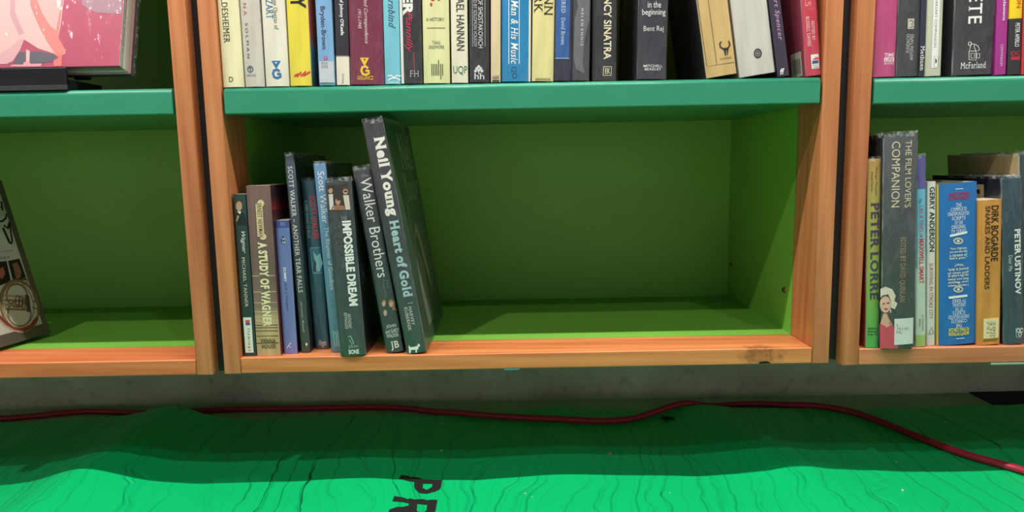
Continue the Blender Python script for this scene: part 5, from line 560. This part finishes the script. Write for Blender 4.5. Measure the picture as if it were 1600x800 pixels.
under = [bm.verts.new((v.co.x, v.co.y - 0.0005, FLOOR_Z + 0.0004)) for v in rows[-1]]
for j in range(NY):
    for i in range(NX):
        f = bm.faces.new((rows[j][i], rows[j][i + 1], rows[j + 1][i + 1], rows[j + 1][i])); f.smooth = True
for i in range(NX): bm.faces.new((rows[-1][i], rows[-1][i + 1], under[i + 1], under[i]))
for k in ('P', 'R'):
    loops = [[Vector((a, b, 0)) for a, b in MATL[k]], [Vector((a, b, 0)) for a, b in MATL[k + 'h']]]
    flat = [q for l_ in loops for q in l_]
    tb = bmesh.new(); tv = [tb.verts.new(q) for q in flat]
    for tri in tessellate_polygon(loops):
        try: tb.faces.new([tv[i] for i in tri])
        except ValueError: pass
    for c in range(-50, 10):
        bmesh.ops.bisect_plane(tb, geom=tb.verts[:] + tb.edges[:] + tb.faces[:], plane_co=(c * 0.0035, 0, 0), plane_no=(1, 0, 0))
    for c in range(-60, 40):
        bmesh.ops.bisect_plane(tb, geom=tb.verts[:] + tb.edges[:] + tb.faces[:], plane_co=(0, c * 0.0035, 0), plane_no=(0, 1, 0))
    mp = {v: bm.verts.new((v.co.x, v.co.y, mat_h(v.co.x, v.co.y) + 0.0007)) for v in tb.verts}
    for f in tb.faces:
        g = bm.faces.new([mp[v] for v in f.verts]); g.material_index = 1; g.smooth = True
    tb.free()
tag(link('floor_mat', bm, [green_vinyl(), plain('1E181A', 0.6)]), 'wrinkled bright green vinyl mat with black printed letters lying below the bookcases', 'mat')
bm = bmesh.new()
add_box(bm, (0.845, 0.16, FLOOR_Z), (1.6, 0.3795, FLOOR_Z + 0.0025), 0, 0.0008)
tag(link('carpet_tile', bm, [carpet('black_carpet', '08080A', '16161A')]), 'black carpet tile on the floor under the right bookcase', 'carpet')

# red cable
def smooth_path(pts, n=8):
    out = []
    P = [Vector(q) for q in pts]
    for i in range(len(P) - 1):
        p0, p1, p2, p3 = P[max(i - 1, 0)], P[i], P[i + 1], P[min(i + 2, len(P) - 1)]
        for k in range(n):
            t = k / n
            out.append(0.5 * ((2 * p1) + (p2 - p0) * t + (2 * p0 - 5 * p1 + 4 * p2 - p3) * t * t + (3 * p1 - p0 - 3 * p2 + p3) * t ** 3))
    return out + [P[-1]]
CR = 0.0055
def ground(x, y):
    e = mat_edge(x)
    hm = -0.1275 + (mat_h(x, y) + 0.1275) if y < e else FLOOR_Z
    return hm
pth = []
for q in smooth_path(CABLE):
    zs = [ground(q.x + dx, q.y + dy) for dx in (-0.012, 0, 0.012) for dy in (-0.012, 0, 0.012)]
    pth.append(Vector((q.x, q.y, max(zs) + CR)))
for _ in range(6):
    pth = [pth[0]] + [Vector((b.x, b.y, max((a.z + b.z + c.z) / 3, ground(b.x, b.y) + CR * 0.95))) for a, b, c in zip(pth, pth[1:], pth[2:])] + [pth[-1]]
bm = bmesh.new(); tube(bm, pth, CR, 14)
tag(link('power_cable', bm, [plain('B41C3C', 0.36)]), 'thick red cable snaking along the floor across the back of the green mat', 'cable')

# litter
def blob(r, sx, sy, sz, seed):
    bm = bmesh.new(); bmesh.ops.create_icosphere(bm, subdivisions=2, radius=r)
    for v in bm.verts:
        k = 1 + 0.45 * noise.noise(v.co.normalized() * 1.7 + Vector((seed, 0, 0)))
        v.co = Vector((v.co.x * sx * k, v.co.y * sy * k, v.co.z * sz * k))
    return bm
for i, (x, y, z) in enumerate(CRUMBS):
    if i == 9:
        o = link('pebble', blob(0.0026, 1.3, 1.0, 0.8, 3.0), [plain('A8866A', 0.7)], loc=(x, y, mat_h(x, y) + 0.0016))
        tag(o, 'small tan pebble on the green mat below the middle bookcase', 'pebble'); continue
    r = (0.0011, 0.0009, 0.0010, 0.0016, 0.0014, 0.0012, 0.0009, 0.0009, 0.0009, 0, 0.0010)[i]
    gz = (mat_h(x, y) if y < mat_edge(x) else FLOOR_Z)
    o = link('paper_crumb', blob(r, 1.6 if i in (4, 5) else 1.0, 1.0, 0.7, i * 2.0), [plain('D8D4C8', 0.8)], loc=(x, y, gz + r * 0.6))
    tag(o, 'tiny white crumb on the green floor mat', 'crumb', 'white crumbs scattered on the mat')
bm = bmesh.new()
random.seed(11)
lx, ly = LINT[0], LINT[1]
for k in range(26):
    a = random.uniform(0, 6.28); l_ = random.uniform(0.004, 0.013); c = Vector((random.uniform(-.006, .006), random.uniform(-.005, .005), random.uniform(0.001, .0035)))
    d = Vector((math.cos(a) * l_, math.sin(a) * l_ * .8, random.uniform(-.001, .001)))
    tube(bm, [c - d, c + Vector((0, 0, random.uniform(0, .002))), c + d], 0.0005, 5)
o = link('lint_tuft', bm, [plain('3A2E28', 0.9)], loc=(lx, ly, mat_h(lx, ly) + 0.0012))
tag(o, 'dark brown tuft of lint on the mat beside the red cable', 'lint')
bm = bmesh.new(); add_box(bm, (-0.0292, -0.0002, 0.0440), (-0.0090, 0.018, 0.0462), 0, 0.0006)
for v in bm.verts: v.co.z += 0.0006 * math.sin(v.co.x * 420)  * (1 if v.co.z < 0.045 else 0)
tag(link('tape_scrap', bm, [plain('0E8C98', 0.4)]), 'small turquoise scrap of tape stuck under the middle bookcase', 'tape')
bm = bmesh.new(); add_box(bm, (0.615, 0.0002, 0.0392), (0.70, 0.05, 0.0427), 0, 0.0012)
tag(link('felt_pad', bm, [plain('8FA89A', 0.7)]), 'pale green pad stuck under the base of the right bookcase', 'pad')

# ---------------------------------------------------------------- books
def make_book(r):
    w, h, d = r['w'], r['h'], r['d']
    hard = r['kind'] == 'hard'
    root = empty(r['name'], r['o'], (0, -r['lean'], 0)); tag(root, r['label'], 'book', r['group'])
    bulge = min(0.0022, w * 0.07) if hard else 0.0003
    t = 0.0021 if (hard and w > 0.012) else 0.0006
    def ys(x):
        u = max(-1.0, min(1.0, 2 * x / w - 1)); return bulge * u * u + (0.0006 if abs(u) > 0.999 else 0)
    m_sp = board(r['spine'], r.get('wear', 0))
    def side(v):
        if v is None: return board([(0, r['spine'][0][1])] if len(r['spine']) == 1 else r['spine'], r.get('wear', 0))
        return board(v) if isinstance(v, list) else board([(0, v)])
    m_r = side(r.get('right')); m_l = side(r.get('left'))
    sl = Slots([m_sp, m_r, m_l, plain('CFC6B0', 0.8)])
    bm = bmesh.new()
    def strip(pts, mi, z0, z1, smooth=False, flip=False):
        a = [bm.verts.new((x, y, z0)) for x, y in pts]; b = [bm.verts.new((x, y, z1)) for x, y in pts]
        for i in range(len(pts) - 1):
            q = (a[i], a[i + 1], b[i + 1], b[i]); f = bm.faces.new(q[::-1] if flip else q); f.material_index = mi; f.smooth = smooth
    ns = 12
    sp = [(w * i / ns, ys(w * i / ns)) for i in range(ns + 1)]
    strip(sp, 0, 0, h, True)
    inner = [(min(max(x, t), w - t), y + t) for x, y in sp]
    strip(inner, 3, 0, h, True, True)
    ye = sp[0][1]
    strip([(0, d), (0, ye)], 2, 0, h); strip([(t, ye + t), (t, d)], 3, 0, h)
    strip([(w, ye), (w, d)], 1, 0, h); strip([(w - t, d), (w - t, ye + t)], 3, 0, h)
    for z in (0, h):
        for pa, pb, mi in ([(sp[i], sp[i + 1]), (inner[i], inner[i + 1]), 0] for i in range(ns)):
            q = [bm.verts.new((pa[0][0], pa[0][1], z)), bm.verts.new((pa[1][0], pa[1][1], z)), bm.verts.new((pb[1][0], pb[1][1], z)), bm.verts.new((pb[0][0], pb[0][1], z))]
            f = bm.faces.new(q if z else q[::-1]); f.material_index = mi
        for x0, x1, mi in ((0, t, 2), (w - t, w, 1)):
            q = [bm.verts.new((x0, ye, z)), bm.verts.new((x1, ye, z)), bm.verts.new((x1, d, z)), bm.verts.new((x0, d, z))]
            f = bm.faces.new(q if z else q[::-1]); f.material_index = mi
    for x0, x1, mi in ((0, t, 2), (w - t, w, 1)):
        q = [bm.verts.new((x0, d, 0)), bm.verts.new((x0, d, h)), bm.verts.new((x1, d, h)), bm.verts.new((x1, d, 0))]
        bm.faces.new(q).material_index = mi
    cuts = [w * k / 6 for k in range(1, 6)] if bulge > 0.0005 else None
    on_tag = [m for m in r['marks'] if m[0] == 't' and m[9].get('on') and 'tag' in r]
    sm = [m for m in r['marks'] if m[1] == 's' and m not in on_tag]
    put_marks(bm, sm, sl, lambda a, b, l: (a, ys(a) - l, min(max(b, 0.0003), h - 0.0003)), cuts)
    put_marks(bm, [m for m in r['marks'] if m[1] == 'r'], sl, lambda a, b, l: (w + l, a, b))
    put_marks(bm, [m for m in r['marks'] if m[1] == 'l'], sl, lambda a, b, l: (-l, a, b))
    cover = link('cover', bm, sl.m, root)
    # page block
    i3 = 0.0028 if hard else 0.0003
    box('page_block', (t + 0.0001, ye + t + 0.0005, i3), (w - t - 0.0001, d - (0.004 if hard else 0.0003), h - i3), PAGES, root)
    if 'tag' in r:
        a0, a1, b0, b1, c = r['tag']
        bm = bmesh.new(); ts = Slots([plain(c, 0.55)])
        n = 6; L_ = 0.0005
        vv = []
        for lift in (0.0001, L_):
            vv.append([[bm.verts.new((a0 + (a1 - a0) * i / n, ys(a0 + (a1 - a0) * i / n) - lift, z)) for i in range(n + 1)] for z in (b0, b1)])
        for i in range(n):
            bm.faces.new((vv[1][0][i], vv[1][0][i + 1], vv[1][1][i + 1], vv[1][1][i]))
            for z in (0, 1): bm.faces.new((vv[0][z][i], vv[0][z][i + 1], vv[1][z][i + 1], vv[1][z][i]))
        for i in (0, n): bm.faces.new((vv[0][0][i], vv[1][0][i], vv[1][1][i], vv[0][1][i]))
        put_marks(bm, on_tag, ts, lambda a, b, l: (a, ys(a) - L_ - l * 0.5, b), cuts)
        o = link('spine_label', bm, ts.m, cover); o['label'] = 'pale paper label on the spine'
    if r.get('sleeve'):
        bm = bmesh.new(); sd = hash_seed(r['label'])
        nz = 40; top = 0.0028
        pr = [(-0.0002, d * 0.8), (-0.0002, ye + 0.002)] + [(x + (-.0002 if x <= 0 else (.0002 if x >= w else 0)), y - 0.0013) for x, y in sp] + [(w + 0.0002, ye + 0.002), (w + 0.0002, d * 0.8)]
        g = []
        for j in range(nz + 1):
            z = 0.0002 + (h + top - 0.0002) * j / nz; row = []
            for i, (x, y) in enumerate(pr):
                k = noise.noise((x * 130 + sd, y * 30, z * 34 + sd)) + 0.5 * noise.noise((x * 300, sd, z * 90))
                endw = max(0.0, 1 - min(z, h - z) / 0.03)
                k *= 0.0005 + 0.0006 * endw
                row.append(bm.verts.new((x, y - abs(k) if 1 < i < len(pr) - 2 else y, z + (0.0006 * noise.noise((x * 200 + sd, y * 90, 0)) if j == nz else 0))))
            g.append(row)
        for j in range(nz):
            for i in range(len(pr) - 1):
                f = bm.faces.new((g[j][i], g[j][i + 1], g[j + 1][i + 1], g[j + 1][i])); f.smooth = True
                f.material_index = 1 if j == nz - 1 else (2 if i in (1, len(pr) - 3) else 0)
        link('clear_sleeve', bm, [FILM, FILM_EDGE, FILM_HIGHLIGHT], root)
    return root
def hash_seed(s): return (sum(ord(c) * (i + 1) for i, c in enumerate(s)) % 997) * 0.37
for r in BOOKS: make_book(r)

# ---------------------------------------------------------------- big picture book leaning in the left bookcase
r = ATLAS
root = empty('picture_book', r['o'])
root.rotation_euler = (Matrix.Rotation(r['yaw'], 4, 'Z') @ Matrix.Rotation(-r['th'], 4, 'Y')).to_euler()
tag(root, 'large picture book with a brass horn on its cover, tilted at the left edge', 'book')
Wb = 0.024
sl = Slots([plain('5A5346', 0.35), PAGES])
bm = bmesh.new(); h, d = r['h'], r['d']
add_box(bm, (-0.003, 0, 0), (0, d, h), 0, 0.0008); add_box(bm, (-Wb, 0, 0), (-Wb + 0.003, d, h), 0, 0.0008); add_box(bm, (-Wb, -0.002, 0), (0, 0.0012, h), 0, 0.0008)
put_marks(bm, r['marks'], sl, lambda a, b, l: (l, min(max(a, 0.002), d - .002), min(b, h - .002)))
link('cover', bm, sl.m, root)
box('page_block', (-Wb + 0.003, 0.002, 0.003), (-0.003, d - 0.005, h - 0.003), PAGES, root)

# ---------------------------------------------------------------- records on a stand
r = LPS
tl = r['tilt']; O = Vector(r['o']); nb = Vector((0, math.cos(tl), -math.sin(tl))); SZ = 0.315
off = 0.0
looks = [('pink record album with draped clothing on its cover, front of its row', 'AE4E66', 0.0062), ('grey-edged record sleeve directly behind the pink album', '8C8A84', 0.0058),
         ('pale cream record sleeve, third back on the stand', 'CFC6B8', 0.0060), ('pinkish record sleeve, fourth back on the stand', 'C8A0A4', 0.0048), ('dark record sleeve in a glossy clear cover, last on the stand', '3A3540', 0.0064)]
for i, (lb, c, th) in enumerate(looks):
    root = empty('record_sleeve', O + nb * off, (-tl, 0, 0)); tag(root, lb, 'record', 'records on the display stand')
    bm = bmesh.new(); sl = Slots([plain(c, 0.35), plain(('A8A49A', 'D8D4CC', 'C4BCAC', 'D8A4AA', '5A5660')[i], 0.6)])
    add_box(bm, (0, 0, 0), (SZ, th * 0.42, SZ), 0, 0.0006); add_box(bm, (0, th * 0.52, 0), (SZ, th * 0.92, SZ), 0, 0.0006)
    for f in bm.faces:
        if abs(f.calc_center_median().x - SZ) < 1e-3: f.material_index = 1
    if i == 0:
        put_marks(bm, r['marks'], sl, lambda a, b, l: (max(0.001, min(a, SZ - .001)), -l, max(0.001, min(b, SZ - 0.001))))
    link('jacket', bm, sl.m, root)
    box('inner_sleeve', (0.004, th * 0.43, 0.003), (SZ - 0.003, th * 0.51, SZ - 0.004), plain('E8E4DC', 0.8), root)
    if i in (0, 4):
        bm = bmesh.new(); n = 24
        e = 0.0016
        for (y, s) in ((-0.0014 if i == 0 else -0.0003, 1), (th + 0.0004, -1)):
            gr = [[bm.verts.new((-e + (SZ + 2 * e) * a / n, y - (0.0008 * noise.noise((a * .6, b * .5, 3.3)) if i == 0 and s > 0 else 0), -e + (SZ + 2 * e) * b / n)) for a in range(n + 1)] for b in range(n + 1)]
            for b in range(n):
                for a in range(n):
                    f = bm.faces.new((gr[b][a], gr[b][a + 1], gr[b + 1][a + 1], gr[b + 1][a])); f.smooth = True
        z0, z1 = -e, SZ + e
        q = [bm.verts.new(v) for v in ((SZ + e, -0.0003, z0), (SZ + e, th + .0004, z0), (SZ + e, th + .0004, z1), (SZ + e, -0.0003, z1))]
        bm.faces.new(q).material_index = 1
        link('clear_sleeve', bm, [FILM, FILM_EDGE], root)
    off += th + 0.0012
LPTH = off
st = empty('display_stand', (-0.86, 0.0, 0.4177)); tag(st, 'low black display stand holding the records on the left bookcase shelf', 'stand')
BLACK = plain('141518', 0.28); REFLECTION_GREY = plain('3A3A3E', 0.22)
zt = O.z - 0.4177
XR = 0.290
box('base', (0, 0.0004, 0), (XR, 0.075, zt - 0.0165), BLACK, st, 0.0008)
box('front_lip', (0, -0.0006, 0.0065), (XR, 0.003, zt - 0.0025), BLACK, st, 0.0006)
box('reflection_strip', (0, -0.0010, 0.0002), (XR, 0.0002, 0.0062), REFLECTION_GREY, st, 0.0002)  # grey strip painted in for the shelf's reflection on the stand front
b0 = O + nb * (LPTH + 0.0008) - Vector((-0.86, 0, 0.4177)); up = Vector((0, math.sin(tl), math.cos(tl)))
for s in (0.0, XR - 0.02):
    bm = bmesh.new()
    q = [b0 + up * 0.0, b0 + up * 0.18, b0 + up * 0.18 + nb * 0.006, b0 + nb * 0.006]
    vs = [[bm.verts.new((x, v.y, max(v.z, 0.001))) for v in q] for x in (s, s + 0.02)]
    for i in range(4): bm.faces.new((vs[0][i], vs[0][(i + 1) % 4], vs[1][(i + 1) % 4], vs[1][i]))
    bm.faces.new(vs[0][::-1]); bm.faces.new(vs[1])
    link('back_rest', bm, [BLACK], st)
bpy.data.objects.remove(_fo); bpy.data.curves.remove(_fc)
